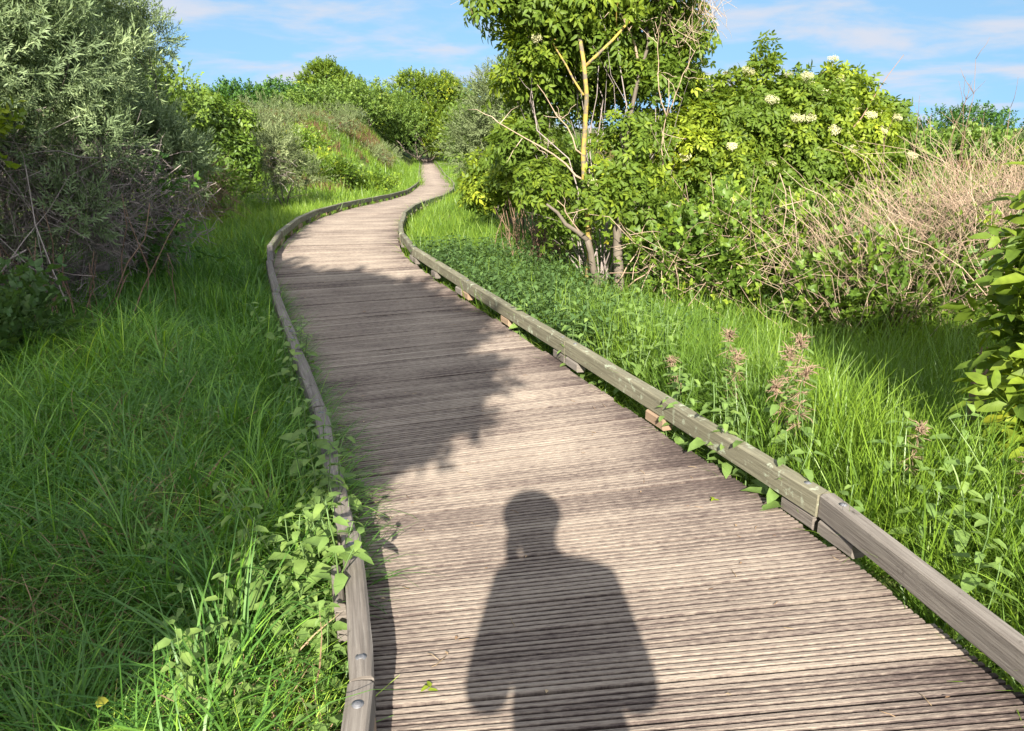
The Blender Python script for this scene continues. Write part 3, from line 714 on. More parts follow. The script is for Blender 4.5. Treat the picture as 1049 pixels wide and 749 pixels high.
# --- left side, close: grey-green sea buckthorn over a tangle of dead twigs
def left_close():
    shrub('sea_buckthorn', 'large grey green sea buckthorn at the left edge above grey dead twigs', 'shrub',
          [(-4.35, 6.3, 2.0, .95, .9, .75), (-5.0, 6.0, 2.4, .9, .9, .9), (-4.2, 6.9, 2.65, .8, .8, .75), (-3.75, 6.9, 1.95, .6, .6, .55), (-4.6, 5.6, 1.55, .6, .5, .35), (-5.3, 6.9, 1.6, .8, .7, .7), (-4.5, 7.2, 1.9, .8, .6, .8), (-3.95, 6.2, 1.35, .4, .4, .3), (-4.9, 5.7, 1.25, .45, .4, .3), (-3.5, 6.7, 1.3, .3, .35, .4), (-4.4, 5.75, .95, .5, .35, .28), (-3.6, 6.3, .85, .4, .35, .3), (-5.0, 5.6, .8, .4, .3, .3), (-4.0, 5.9, .55, .35, .3, .25)],
          TB, 'buckthorn', 8200, 301, stem_r=.022, zmin=.35,
          dead=[dict(c=(-4.9, 6.0, .75), r=(.75, .6, .7), n=1100, L=(.25, .8), t=(.0018, .0042), up=.0),
                dict(c=(-4.2, 6.2, .95), r=(.6, .55, .65), n=1100, L=(.25, .8), t=(.0018, .0042), up=.1),
                dict(c=(-3.75, 6.5, .7), r=(.55, .5, .7), n=900, L=(.2, .6), t=(.0018, .004), up=.2),
                dict(c=(-4.5, 6.0, .35), r=(.9, .5, .4), n=700, L=(.25, .7), t=(.0018, .0042), up=.0),
                dict(c=(-3.5, 6.9, .95), r=(.4, .5, .5), n=400, L=(.25, .7), t=(.0025, .005), up=.2),
                dict(c=(-4.1, 6.2, .9), r=(1.2, .8, .8), n=45, L=(.6, 1.3), t=(.004, .008), up=.6)])
    root, off, PD = shrub('sea_buckthorn', 'upright sea buckthorn with a bare dark trunk showing against the sky', 'shrub',
          [(-4.05, 8.3, 2.75, .42, .45, .42), (-3.72, 8.3, 2.35, .34, .35, .26), (-4.35, 8.4, 2.3, .4, .4, .35), (-3.95, 8.1, 1.5, .4, .5, .5), (-3.6, 8.2, 1.15, .45, .5, .45)],
          TB, 'buckthorn', 1900, 302, stem_r=.022, base=(-3.95, 8.2), zmin=.45,
          dead=[dict(c=(-3.9, 8.0, .75), r=(.75, .6, .65), n=1100, L=(.3, .7), t=(.0025, .006), up=.0)])
    g = Geo(); tube(g, wiggle(RNG(9), (-4.0, 8.15, off[2]-.05), (-4.05, 8.3, 2.9), 9, .035), np.linspace(.045, .016, 9), 8, .3)
    extra_part(root, off, g, 'trunk', 'bark')
    shrub('sea_buckthorn', 'tall sea buckthorn behind the others with sunlit yellow green top', 'shrub',
          [(-5.7, 9.8, 2.5, 1.0, .9, .95), (-4.95, 9.7, 2.3, .75, .8, .85), (-6.4, 9.6, 2.6, .9, .9, .9), (-4.7, 9.6, 1.5, .7, .7, .8), (-5.6, 9.6, 1.0, 1.0, .7, .8), (-6.8, 9.4, 1.2, 1.0, .7, 1.0)],
          TB, 'buckthorn', 5200, 303, stem_r=.04, tint0=.12, zmin=.6,
          dead=[dict(c=(-5.2, 9.2, .8), r=(1.0, .6, .7), n=300, L=(.3, .8), up=.1)])
    shrub('sapling', 'bright green leafy sapling growing up through the grey sea buckthorn', 'sapling',
          [(-4.2, 5.55, 1.75, .26, .22, .26), (-3.75, 5.6, 1.45, .16, .16, .12)], TS, 'elder', 130, 304, stem_r=.008, tint0=.1, stem_mat='browntwig', zmin=.8)
    shrub('bramble_patch', 'low dark bramble with rounded leaves at the left edge below the sea buckthorn', 'bramble',
          [(-3.5, 4.95, .12, .4, .35, .26), (-3.85, 5.2, .2, .35, .35, .25)], TBR, 'nettle', 170, 305, stem_r=.006, stem_mat='browntwig', tint0=-.1)
    shrub('bramble_patch', 'small ivy green bramble at the foot of the bare dark trunk', 'bramble',
          [(-3.55, 7.3, .55, .35, .3, .5), (-3.35, 7.6, .3, .4, .3, .3)], TBR, 'darkbush', 45, 306, stem_r=.006, stem_mat='browntwig')
    # brown dead canes at the shrub foot
    rng = RNG(307); g = Geo()
    root = thing('dead_canes', (-3.6, 6.2, gz(-3.6, 6.2)), 'reddish brown dead canes rising from the foot of the sea buckthorn', 'dead canes'); off = np.array(root.location)
    for k in range(34):
        x, y = rng.normal(-3.75, .38), rng.normal(6.0, .25); z = gz(x, y)
        tube(g, wiggle(rng, (x, y, z - .03), (x + rng.normal(0, .22), y + rng.normal(0, .15), z + rng.uniform(.5, 1.15)), 6, .08), np.linspace(.007, .003, 6), 4, np.clip(.45 + rng.normal(0, .15), 0, 1))
    extra_part(root, off, g, 'cane', 'browntwig')
    # the cut branch lying out of the thicket
    root = thing('fallen_branch', (-3.85, 7.1, gz(-3.85, 7.1)), 'cut pale ended branch lying out of the left thicket onto grass', 'branch'); off = np.array(root.location)
    g = Geo(); z = gz(-3.7, 7.0)
    tube(g, wiggle(RNG(4), (-4.6, 7.0, z + .12), (-3.68, 6.95, z + .38), 7, .04), np.linspace(.03, .043, 7), 9, .6); extra_part(root, off, g, 'limb', 'twig')
    g = Geo(); tube(g, wiggle(RNG(6), (-3.78, 6.95, z + .36), (-3.74, 6.98, z + .62), 5, .05), np.linspace(.014, .010, 5), 6, .9); extra_part(root, off, g, 'side_shoot', 'cane')
left_close()

# --- trees behind the photographer's left shoulder that throw the long shade over verge and boards
def shade_trees():
    for i, (x, y, lobes, n, lab) in enumerate([
        (-2.6, -2.0, [(-2.15, -1.9, 1.0, 1.0, .8, 1.0), (-1.95, -1.9, 2.05, .9, .8, .6), (-1.2, -1.9, 3.2, .85, .8, .6), (-1.25, -1.9, 3.95, .88, .8, .5), (-2.0, -1.9, 4.5, .9, .8, .55), (-3.1, -1.9, 4.6, 1.1, .9, .85), (-2.6, -1.8, 3.4, 1.1, .8, 1.1), (-.75, -1.9, 3.0, .35, .3, .3), (-1.1, -1.9, 2.72, .52, .4, .36)], 13000, 'dense leafy tree behind the photographer, nearest to the boardwalk'),
        (-5.0, -1.7, [(-5.0, -1.7, 3.5, 1.3, 1.1, 1.4), (-4.4, -1.9, 2.4, 1.1, 1, 1.2), (-5.9, -1.6, 2.7, 1.1, 1, 1.3)], 1400, 'dense leafy tree behind the photographer, second from the boardwalk'),
        (-8.0, -1.2, [(-8.0, -1.2, 3.3, 1.5, 1.2, 1.4), (-7.2, -1.3, 2.3, 1.3, 1.1, 1.3), (-9.2, -1.0, 2.8, 1.3, 1.1, 1.4)], 1400, 'dense leafy tree behind the photographer, farthest from the boardwalk')]):
        root, off, PD = shrub('shade_tree', lab, 'tree', lobes, [T_sprig(290 + k, 12, .26, .10, .07) for k in range(4)] if i == 0 else TSfar, 'darkbush', n, 320 + i, 'trees behind the photographer', .06, base=(x, y), shell=(.3, 1.05), zmin=.6)
        g = Geo(); tube(g, wiggle(RNG(i), (x, y, off[2] - .1), (x, y, 3.6), 8, .03), np.linspace(.13, .07, 8), 10, .4); extra_part(root, off, g, 'trunk', 'bark')
    shrub('elder_bush', 'leafy elder bush just outside the frame right of the boardwalk', 'bush', [(3.15, 2.4, 1.5, .4, .5, .5), (3.6, 2.7, 1.2, .6, .5, .7), (3.3, 2.3, .8, .5, .4, .5)], TE, 'elder', 800, 330, stem_r=.02)
shade_trees()

# --- left, middle distance and the bank
def left_far():
    z = lambda x, y: gz(x, y)
    shrub('elder_bush', 'sunlit yellow green elder bush between the grey shrubs left of the boardwalk', 'bush',
          [(-6.2, 15.8, 1.35, .85, .8, .85), (-5.7, 15.6, .75, .75, .7, .75), (-6.8, 16.2, 1.6, .8, .8, .75), (-5.55, 15.9, 1.55, .5, .5, .5)], TEm, 'bramble', 900, 341, stem_r=.03, tint0=.05)
    shrub('sea_buckthorn', 'pale grey green sea buckthorn right of the sunlit elder on the left verge', 'shrub',
          [(-5.25, 17.4, .75, .6, .7, .75), (-4.75, 17.8, .45, .5, .6, .5), (-5.5, 18.2, 1.2, .6, .6, .55)], TBfar, 'pale', 800, 342, stem_r=.025, tint0=-.05,
          dead=[dict(c=(-5.3, 16.9, .5), r=(.6, .4, .5), n=120, L=(.3, .8))])
    shrub('leafy_bush', 'yellow green bush top behind the upright bare trunked shrub', 'bush',
          [(-6.6, 14.0, 1.9, .7, .7, .75), (-5.95, 14.2, 1.75, .5, .5, .5), (-7.2, 13.6, 1.5, .8, .7, .9)], TBRm, 'hedge', 560, 343, stem_r=.03, tint0=.15)
    shrub('sea_buckthorn', 'grey green sea buckthorn behind the sunlit elder bush', 'shrub',
          [(-7.9, 20, 1.2, 1.0, 1, .9), (-7.0, 20.5, 1.0, .8, .8, .7)], TBfar, 'pale', 800, 344, stem_r=.03)
    shrub('dead_bramble', 'brown leafless bramble at the foot of the left shrubs', 'bramble', [(-4.85, 12.6, .45, .35, .35, .3)], TBRm, 'bramble', 40, 345, stem_r=.006, stem_mat='browntwig',
          dead=[dict(c=(-4.85, 12.5, .5), r=(.5, .4, .5), n=260, L=(.3, .8), mat='browntwig')])
    B = [  # x, y, radius, height, temps, mat, name, label, n, tint0
        (-6.3, 26, 1.0, .6, TBRm, 'bramble', 'bramble_patch', 'yellow and brown bramble mound on the near bank', 700, .15),
        (-5.0, 27.5, .8, .4, TBRm, 'bramble', 'bramble_patch', 'low rusty bramble beside the grass of the near bank', 380, .25),
        (-8.2, 30, 1.3, .6, TBRm, 'bramble', 'bramble_patch', 'rusty green bramble below the pale mounds on the bank', 600, .2),
        (-11.5, 38, 1.9, 1.1, TBfar, 'pale', 'scrub_mound', 'leftmost pale grey scrub mound on the bank', 700, 0),
        (-9.3, 41, 1.9, .8, TBfar, 'pale', 'scrub_mound', 'broad pale grey scrub mound below the round tree', 700, .05),
        (-7.4, 43, 1.4, .7, TBfar, 'pale', 'scrub_mound', 'small pale scrub mound beside the tall hedge', 500, .1),
        (-11.6, 47, 1.8, 1.2, TSfar, 'hedge', 'scrub_mound', 'olive brown scrub mound in front of the round tree', 420, .1),
        (-17.0, 50, 2.0, 1.4, TSfar, 'darkbush', 'round_bush', 'dark green round bush at the left end of the skyline', 600, 0),
        (-14.9, 52, 1.9, 1.6, TSfar, 'darkbush', 'round_bush', 'dark green round bush next to the round tree', 600, .05),
        (-11.6, 56, 2.0, 1.8, TSfar, 'hedge', 'hedge_bush', 'light green hedge bush right of the round tree', 600, .05),
        (-13.6, 65, 2.4, 2.6, TSfar, 'hedge', 'hedge_bush', 'green hedge bush on the skyline behind the olive scrub', 650, 0),
        (-11.4, 64, 2.0, 3.4, TSfar, 'hedge', 'hedge_bush', 'pale topped hedge bush in the middle of the skyline', 800, .15),
        (-10.2, 70, 2.4, 5.2, TSfar, 'hedge', 'hedge_bush', 'tall hedge bush on the skyline left of the dark opening', 1000, .0),
    ]
    for i, (x, y, r, h, t, m, nm, lab, n, t0) in enumerate(B):
        q = z(x, y)
        shrub(nm, lab, 'bush' if 'bramble' not in nm else 'bramble', [(x, y, q + h * .55, r, r * .9, h * .5), (x + r * .55, y + .2, q + h * .4, r * .6, r * .6, h * .42), (x - r * .5, y - .3, q + h * .42, r * .65, r * .6, h * .45), (x + r * .1, y - r * .5, q + h * .3, r * .7, r * .5, h * .35)],
              t, m, n, 350 + i, stem_r=.04, tint0=t0, nsub=2, k_sub=7)
    # the tunnel of hedge the boardwalk disappears into: two banks of bush and an arch of branches over the gap
    px, pz = -9.9, -1.9
    shrub('tunnel_hedge', 'bright green hedge arching over the dark opening where the boardwalk ends', 'hedge',
          [(px + 3.2, 78, pz + 2.0, 1.7, 1.8, 2.3), (px + 4.4, 76, pz + 2.6, 1.8, 1.8, 2.8), (px + 1.6, 78.5, pz + 4.4, 2.0, 1.8, 1.4), (px - 1.2, 79, pz + 4.7, 2.2, 1.8, 1.5), (px - 3.3, 78, pz + 3.0, 1.6, 1.8, 2.6), (px + 3.2, 79, pz + 6.6, 2.2, 1.8, 1.7), (px + .4, 80, pz + 7.0, 2.6, 1.8, 1.5), (px + 4.6, 79, pz + 5.4, 1.6, 1.6, 1.7)],
          TSfar, 'elder', 6500, 380, stem_r=.08, k_sub=8, tint0=.0)
    shrub('dark_thicket', 'shaded thicket deep inside the opening at the end of the boardwalk', 'thicket',
          [(px - .4, 86, pz + 1.6, 2.6, 1.2, 2.2), (px + 1.6, 87, pz + 2.6, 2.6, 1.2, 2.6), (px - 2.6, 87, pz + 2.6, 2.6, 1.2, 2.6), (px, 85, pz + 5.2, 4.5, 3.5, 1.2), (px, 82, pz + 4.3, 3.0, 2.2, 1.0), (px - 3.2, 83, pz + 2.0, 1.2, 3.0, 2.4), (px + 3.0, 83, pz + 2.0, 1.2, 3.0, 2.4)], TSfar, 'darkbush', 4500, 381, stem_r=.06)
    # round tree
    x, y = -13.6, 60; q = z(x, y)
    root, off, PD = shrub('round_tree', 'round crowned green tree standing above the skyline of the bank', 'tree',
          [(x, y, q + 1.9, 1.9, 1.8, 1.2), (x + 1.1, y, q + 1.6, 1.2, 1.2, .9), (x - 1.2, y, q + 1.5, 1.2, 1.2, .9), (x, y, q + 2.6, 1.3, 1.2, .7)], TSfar, 'elder', 900, 382, stem_r=.07, top=-.3, tint0=-.03, base=(x, y), zmin=q + .6)
    g = Geo(); tube(g, wiggle(RNG(3), (x, y, q - .1), (x, y, q + 1.7), 6, .04), np.linspace(.17, .09, 6), 8, .6); extra_part(root, off, g, 'trunk', 'bark')
left_far()

# --- right side
def right_side():
    # sea buckthorn and small leafy bushes beside the far boardwalk
    shrub('sea_buckthorn', 'grey green sea buckthorn left of the elder tree, beside the far boardwalk', 'shrub',
          [(-.35, 15.5, 1.55, .65, .7, .85), (-.75, 15.9, 1.0, .55, .6, .7), (.25, 15.3, 1.1, .7, .7, .9), (-.2, 15.6, 2.15, .4, .4, .45)], TBfar, 'pale', 1300, 401, stem_r=.03, tint0=-.12)
    shrub('leafy_bush', 'bright green bush right of the boardwalk below the grey sea buckthorn', 'bush',
          [(-.35, 13.2, .55, .55, .55, .55), (.2, 12.6, .7, .6, .55, .65), (.75, 12.0, .65, .6, .5, .6), (.1, 13.6, 1.1, .5, .5, .5)], TEm, 'elder', 700, 402, stem_r=.02)
    shrub('leafy_bush', 'yellow green hedge behind the elder tree beside the far boardwalk', 'bush', [(-.9, 24, .9, 1.0, 1.2, 1.2), (.4, 23, 1.2, 1.3, 1.2, 1.5), (-1.1, 29, 1.1, 1.2, 1.2, 1.5), (-1.3, 35, 1.3, 1.4, 1.4, 1.9)], TSfar, 'hedge', 900, 403, stem_r=.04, tint0=.1)
    # brown dead fern and stalk clump
    rng = RNG(404); x, y = .42, 9.7; root = thing('dead_stalks', (x, y, gz(x, y)), 'brown clump of dead stalks at the edge of the right grass', 'dead stalks'); off = np.array(root.location)
    g = Geo()
    for k in range(130):
        a, b = x + rng.normal(0, .22), y + rng.normal(0, .2); zz = gz(a, b); L = rng.uniform(.35, 1.15)
        tube(g, wiggle(rng, (a, b, zz), (a + rng.normal(0, .16), b + rng.normal(0, .16), zz + L), 5, .10), np.linspace(.006, .003, 5), 3, np.clip(.5 + rng.normal(0, .18), 0, 1))
    extra_part(root, off, g, 'stalk', 'browntwig')
    # the elder tree with lichened trunks
    lobes = [(.55, 8.7, 2.75, .95, .75, .42), (-.05, 8.6, 2.75, .55, .5, .34), (1.2, 8.5, 2.95, .8, .7, .6), (1.5, 8.9, 2.4, .6, .6, .5), (.35, 9.1, 1.9, .55, .55, .45),
             (1.2, 8.3, 1.3, .42, .38, .42), (.98, 8.05, .85, .36, .3, .3), (.3, 8.4, .9, .35, .3, .35), (1.3, 8.0, .8, .4, .35, .4), (.25, 9.0, 1.25, .45, .5, .45), (.55, 8.5, .45, .4, .35, .3), (1.0, 9.3, 3.4, 1.0, .8, .5), (1.05, 9.3, 2.15, .65, .5, .5), (1.75, 9.3, 2.2, .5, .45, .55), (.5, 9.3, 2.4, .5, .45, .4), (1.7, 9.2, 1.4, .5, .4, .5), (.9, 8.5, 2.3, .45, .35, .28), (1.5, 8.5, 1.95, .4, .35, .3), (.2, 8.6, 2.2, .4, .35, .35), (1.1, 9.7, 2.15, .8, .4, .5), (.75, 9.6, 1.8, .6, .4, .45)]
    root, off, PD = shrub('elder_tree', 'old elder tree with yellow lichened trunk and white flower heads right of the boardwalk', 'tree', lobes, TE, 'elder', 2700, 405, stem_r=.010, nsub=2, base=(1.0, 8.5), zmin=.1, stem_mat='twig')
    g = Geo(); z0 = off[2] - .1
    P1 = wiggle(RNG(1), (.86, 8.3, z0), (.70, 8.05, 2.1), 10, .03); P2 = wiggle(RNG(31), P1[-1], (.62, 8.6, 3.0), 6, .05)
    tube(g, np.concatenate([P1, P2[1:]]), np.concatenate([np.linspace(.036, .021, 10), np.linspace(.02, .010, 5)]), 10, .3); extra_part(root, off, g, 'trunk', 'lichenbark')
    g = Geo(); P = wiggle(RNG(2), (1.12, 8.0, z0), (1.08, 8.05, .62), 6, .03); tube(g, P, np.linspace(.062, .042, 6), 10, .35)
    tube(g, wiggle(RNG(22), P[-1], (1.35, 8.5, 2.6), 8, .06), np.linspace(.034, .014, 8), 8, .3); extra_part(root, off, g, 'trunk', 'bark')
    g = Geo(); tube(g, wiggle(RNG(3), (1.0, 8.2, z0), (.78, 8.0, .38), 6, .05), np.linspace(.045, .03, 6), 9, .45)
    tube(g, wiggle(RNG(23), (.78, 8.0, .38), (.35, 7.95, .75), 5, .08), np.linspace(.03, .012, 5), 7, .45); extra_part(root, off, g, 'trunk', 'bark')
    for k, (a, b, r0) in enumerate([((.70, 8.07, 2.05), (1.5, 8.5, 3.0), .024), ((.71, 8.08, 1.8), (.2, 8.5, 2.85), .016), ((1.3, 8.45, 2.1), (.95, 8.2, 2.75), .02), ((.79, 8.2, .95), (-.15, 7.9, 1.55), .016), ((.76, 8.15, 1.2), (.25, 8.1, 1.9), .012),
                                    ((1.4, 8.05, .55), (1.52, 7.95, 1.95), .012), ((1.52, 7.95, 1.6), (1.35, 7.9, 2.45), .008), ((1.52, 7.95, 1.6), (1.75, 7.9, 2.2), .008), ((.85, 8.1, .2), (.45, 7.85, .8), .014), ((1.05, 7.9, -.1), (1.35, 7.7, .75), .011), ((1.2, 7.9, -.1), (2.0, 7.6, .55), .010)]):
        g = Geo(); tube(g, wiggle(RNG(40 + k), a, b, 8, .07), np.linspace(r0 * .75, r0 * .22, 8), 6, .3 if k < 3 else .4); 
        rr = RNG(60 + k)
        for _ in range(4):
            f = rr.uniform(.4, 1); q = np.array(a) + (np.array(b) - np.array(a)) * f
            tube(g, wiggle(rr, q, q + norm(rr.normal(0, 1, 3) + (0, -.2, .4)) * rr.uniform(.15, .45), 5, .1), np.linspace(r0 * .3, .0015, 5), 4, .8)
        extra_part(root, off, g, 'bare_branch', 'lichenbark' if k < 2 else 'cane')
    g = Geo(); thicket(RNG(61), (1.75, 8.5, 2.75), (.42, .4, .5), 260, (.15, .5), (.0018, .004), g, .4, .55)
    extra_part(root, off, g, 'dead_twigs', 'cane'); g = Geo(); thicket(RNG(62), (-.25, 8.5, 2.95), (.35, .3, .35), 26, (.3, .6), (.0015, .003), g, .4, .3); extra_part(root, off, g, 'dead_twigs', 'cane')
    umbels(root, off, PD, RNG(63), 32)
    # elder bushes with flowers
    root, off, PD = shrub('elder_bush', 'flowering elder bush with cream flower heads right of the elder tree', 'bush',
          [(2.35, 9.4, 1.35, .7, .6, .6), (2.9, 9.6, 1.6, .6, .6, .5), (3.45, 9.5, 1.5, .6, .6, .5), (2.6, 9.2, .9, .8, .5, .6), (3.4, 9.2, .95, .8, .5, .6), (2.05, 9.5, 1.85, .22, .3, .35), (2.95, 9.6, 2.1, .16, .2, .32), (3.3, 9.6, 2.0, .14, .2, .3), (2.55, 9.5, 1.95, .15, .2, .28), (3.75, 9.6, 1.9, .16, .2, .3)], TE, 'elder', 2000, 410, stem_r=.02, tint0=.06)
    umbels(root, off, PD, RNG(64), 34, zmin=.9)
    root, off, PD = shrub('elder_bush', 'flowering elder bush at the right end of the flowering row', 'bush',
          [(4.1, 9.9, 1.35, .6, .6, .6), (4.55, 10.2, 1.55, .45, .45, .45), (3.85, 9.7, 1.85, .4, .4, .3), (4.3, 9.6, .85, .6, .4, .5)], TE, 'elder', 1250, 411, stem_r=.02, tint0=.0)
    umbels(root, off, PD, RNG(65), 14, zmin=.9)
    g = Geo(); tube(g, wiggle(RNG(5), (3.3, 9.0, .7), (4.55, 9.6, 2.3), 8, .03), np.linspace(.012, .003, 8), 5, .6); extra_part(root, off, g, 'bare_branch', 'browntwig')
    # brambles with brown canes
    for i, (x, y, h, rx, lab, n, dn, t0) in enumerate([
        (1.75, 8.0, .75, .5, 'yellowing bramble at the foot of the elder tree', 330, 70, .12),
        (2.45, 7.9, .9, .65, 'bramble with brown arching canes in front of the flowering elder', 430, 150, .15),
        (3.2, 7.9, .85, .6, 'bramble between the flowering elder and the dead cane thicket', 380, 170, .12),
        (4.6, 8.6, .75, .8, 'bramble behind the dead cane thicket at the right', 380, 120, .05)]):
        z = gz(x, y)
        shrub('bramble', lab, 'bramble', [(x, y, z + h * .5, rx, .5, h * .5), (x + rx * .4, y - .2, z + h * .35, rx * .6, .4, h * .4), (x - rx * .4, y + .1, z + h * .7, rx * .6, .4, h * .35)], TBR, 'bramble', n, 420 + i, stem_r=.008, stem_mat='browntwig', tint0=t0,
              dead=[dict(c=(x, y - .2, z + h * .55), r=(rx * 1.1, .5, h * .6), n=dn, L=(.4, 1.2), t=(.002, .0055), up=.2, mat='cane')])
    # dead cane thickets
    for i, (x, y, rx, h, n, lab) in enumerate([
        (3.35, 6.9, .6, 1.2, 600, 'pale brown thicket of leaning dead canes beside the brambles'),
        (4.1, 6.9, .75, 1.55, 800, 'pinkish brown thicket of dead canes near the right edge'),
        (5.0, 7.0, .8, 1.68, 750, 'brown dead cane thicket at the right edge behind the sapling')]):
        z = gz(x, y); rng = RNG(430 + i)
        root = thing('dead_cane_thicket', (x, y, z), lab, 'dead canes'); off = np.array(root.location)
        g = Geo()
        for k in range(n):
            a, b = x + rng.normal(0, rx * .55), y + rng.normal(0, .32); zz = gz(a, b); L = h * rng.uniform(.35, 1.05)
            lx = rng.normal(.05, .45); ly = rng.normal(-.1, .35)
            s0 = rng.uniform(0, .5) * L
            tube(g, wiggle(rng, (a, b, zz + s0), (a + lx * L, b + ly * L, zz + s0 + (L - s0 * .4) * .8), 6, .10, rng.uniform(-.05, .12)), np.linspace(rng.uniform(.002, .0055), .0013, 6), 3, np.clip(.36 + rng.normal(0, .2), 0, 1), cap=False)
            for _ in range(2):
                q = np.array([a + lx * L * .6, b + ly * L * .6, zz + s0 + (L - s0 * .4) * .45]); L2 = L * rng.uniform(.15, .4)
                tube(g, wiggle(rng, q, q + norm(rng.normal(0, 1, 3) + (0, 0, .3)) * L2, 4, .12), np.linspace(.002, .001, 4), 3, np.clip(.36 + rng.normal(0, .2), 0, 1), cap=False)
        extra_part(root, off, g, 'cane', 'cane')
        P, D, T = crown_shoots(rng, [(x, y - .1, z + .35, rx * 1.1, .5, .5), (x - .1, y - .35, z + .25, rx * 1.2, .3, .35)], 400, zmin=z)
        g = Geo(); M = frames(D, norm(rng.normal(0, .3, P.shape) + (0, 0, 1)))
        scatter(g, TBR[i], P, M, T + .1); extra_part(root, off, g, 'foliage', 'bramble')
    # tall dry sprigs against the sky
    rng = RNG(440)
    root = thing('dry_sprigs', (4.6, 8.0, gz(4.6, 8.0)), 'thin bare sprigs rising above the dead canes against the sky', 'sprigs'); off = np.array(root.location); g = Geo()
    for (x, y, h) in [(4.05, 8.0, 1.85), (4.25, 7.9, 2.0), (4.6, 8.2, 1.9), (4.62, 8.1, 2.35), (3.7, 7.8, 1.6), (5.0, 8, 1.85)]:
        z = gz(x, y); top = np.array([x + rng.normal(0, .1), y, z + h]); P = wiggle(rng, (x, y, z), top, 8, .03); tube(g, P, np.linspace(.006, .002, 8), 4, .4)
        for k in range(5):
            q = P[rng.randint(4, 8)]; tube(g, wiggle(rng, q, q + np.array([rng.normal(0, .12), 0, rng.uniform(.1, .3)]), 4, .06), np.linspace(.003, .0012, 4), 3, .4)
    extra_part(root, off, g, 'sprig', 'browntwig')
    # sapling at the right frame edge
    root, off, PD = shrub('elder_sapling', 'fresh bright green elder sapling leaning in at the right edge', 'sapling',
          [(2.42, 3.3, .92, .24, .25, .2), (2.4, 3.3, .6, .26, .3, .18), (2.3, 3.1, .34, .24, .25, .16), (2.5, 3.3, .1, .25, .3, .14), (2.65, 3.5, 1.15, .25, .3, .25), (2.7, 3.5, .8, .3, .3, .4)], TEbig, 'elder', 130, 445, stem_r=.008, tint0=.10, stem_mat='greenstem', up=.9, base=(2.5, 3.4))
    # rotten post stump
    x, y = 2.6, 4.05; z = gz(x, y); root = thing('timber_stump', (x, y, z), 'reddish rotten timber post stump in the shaded grass at the right', 'stump'); off = np.array(root.location)
    g = Geo(); tube(g, wiggle(RNG(8), (x, y, z - .05), (x - .02, y, z + .62), 6, .02), np.array([.045, .05, .047, .045, .042, .03]), 7, .5)
    for k in range(4): tube(g, [(x + .015 * k - .04, y - .01, z + .56), (x + .015 * k - .045, y, z + .63 + .03 * (k % 2))], [.012, .004], 4, .4)
    extra_part(root, off, g, 'post', 'browntwig')
    # far field bushes
    for i, (x, y, r, h, m, lab) in enumerate([(26, 46, 2.4, 2.2, 'darkbush', 'dark grey green bush on the right skyline beyond the field'), (21.5, 48, 2.0, 1.5, 'hedge', 'low bush on the right skyline beside the elder row'),
                                               (31, 46, 1.4, 2.7, 'pale', 'pale upright bush near the right end of the skyline'), (34, 46, 2.2, 2.6, 'darkbush', 'dark bush at the right end of the skyline'),
                                               (17, 30, 1.8, .5, 'hedge', 'low green scrub in the field behind the dead canes'), (13, 24, 1.6, .5, 'hedge', 'low green scrub just behind the dry sprigs'), (20.5, 27, 2.2, 1.1, 'elder', 'bright green scrub in the field near the right edge')]):
        z = gz(x, y)
        shrub('field_bush', lab, 'bush', [(x, y, z + h * .5, r, r, h * .5), (x + r * .6, y, z + h * .35, r * .6, r * .6, h * .4), (x - r * .6, y, z + h * .38, r * .6, r * .6, h * .4)], TSfar, m, 500, 450 + i, 'bushes beyond the right field' if i < 4 else None, .04)
    root, off, PD = shrub('elder_bush', 'elder bush with cream flowers at the right edge behind the dead canes', 'bush', [(6.0, 8.8, .85, .6, .5, .55), (6.6, 9.0, .8, .7, .5, .55), (5.6, 9.0, .6, .5, .5, .5)], TE, 'elder', 600, 460, stem_r=.02)
    umbels(root, off, PD, RNG(66), 5, zmin=.9)
right_side()

# ----------------------------------------------------------------------------- nettles, docks and small plants
def make_nettle(name, label, h, seed, seedy=False, drop=.5, mat='nettle'):
    r = RNG(seed); root = thing(name, (0, 0, -50), label, 'nettle')
    P = wiggle(r, (0, 0, -.03), (r.normal(0, .04), r.normal(0, .04), h), 8, .03)
    g = Geo(); tube(g, P, np.linspace(.004, .002, 8), 5, .5); g.build('stem', G['greenstem'], root)
    g = Geo(); n = max(6, int(h / .052)); gs = Geo()
    for i in range(n):
        f = .15 + .85 * i / (n - 1); p = np.array([np.interp(f, np.linspace(0, 1, 8), P[:, j]) for j in range(3)])
        L = .095 * (1 - .55 * max(0, f - .45) / .55) * r.uniform(.75, 1.2)
        for k in range(2):
            a = i * math.pi / 2 + k * math.pi + r.normal(0, .2)
            d = norm(np.array([math.cos(a), math.sin(a), .35 - drop * r.uniform(.2, 1)]))
            q = p + d * L * .3
            tube(g, [p, q], [.0013, .001], 3, .5, cap=False)
            leaf(g, q, d, np.array([-d[0] * .2, -d[1] * .2, 1]) + r.normal(0, .12, 3), L, L * .55, .35, .5 + .12 * (f - .5) + r.normal(0, .09), .14, True, .35)
            if seedy and f > .55:
                for m in range(7):
                    e = p + np.array([r.normal(0, .03), r.normal(0, .03), r.uniform(-.05, .03)])
                    tube(gs, wiggle(r, p, e, 4, .15), [.0009, .0019, .0018, .0008], 4, np.clip(.5 + r.normal(0, .2), 0, 1))
    g.build('foliage', G[mat], root)
    if seedy:
        for m in range(46):
            e = P[-1] + np.array([r.normal(0, .022), r.normal(0, .022), r.uniform(-.05, .03)])
            tube(gs, wiggle(r, P[-1] - (0, 0, .03), e, 4, .2), [.0010, .0022, .0020, .0008], 4, np.clip(.5 + r.normal(0, .2), 0, 1))
        gs.build('seed_head', G['seedhead'], root)
    return root

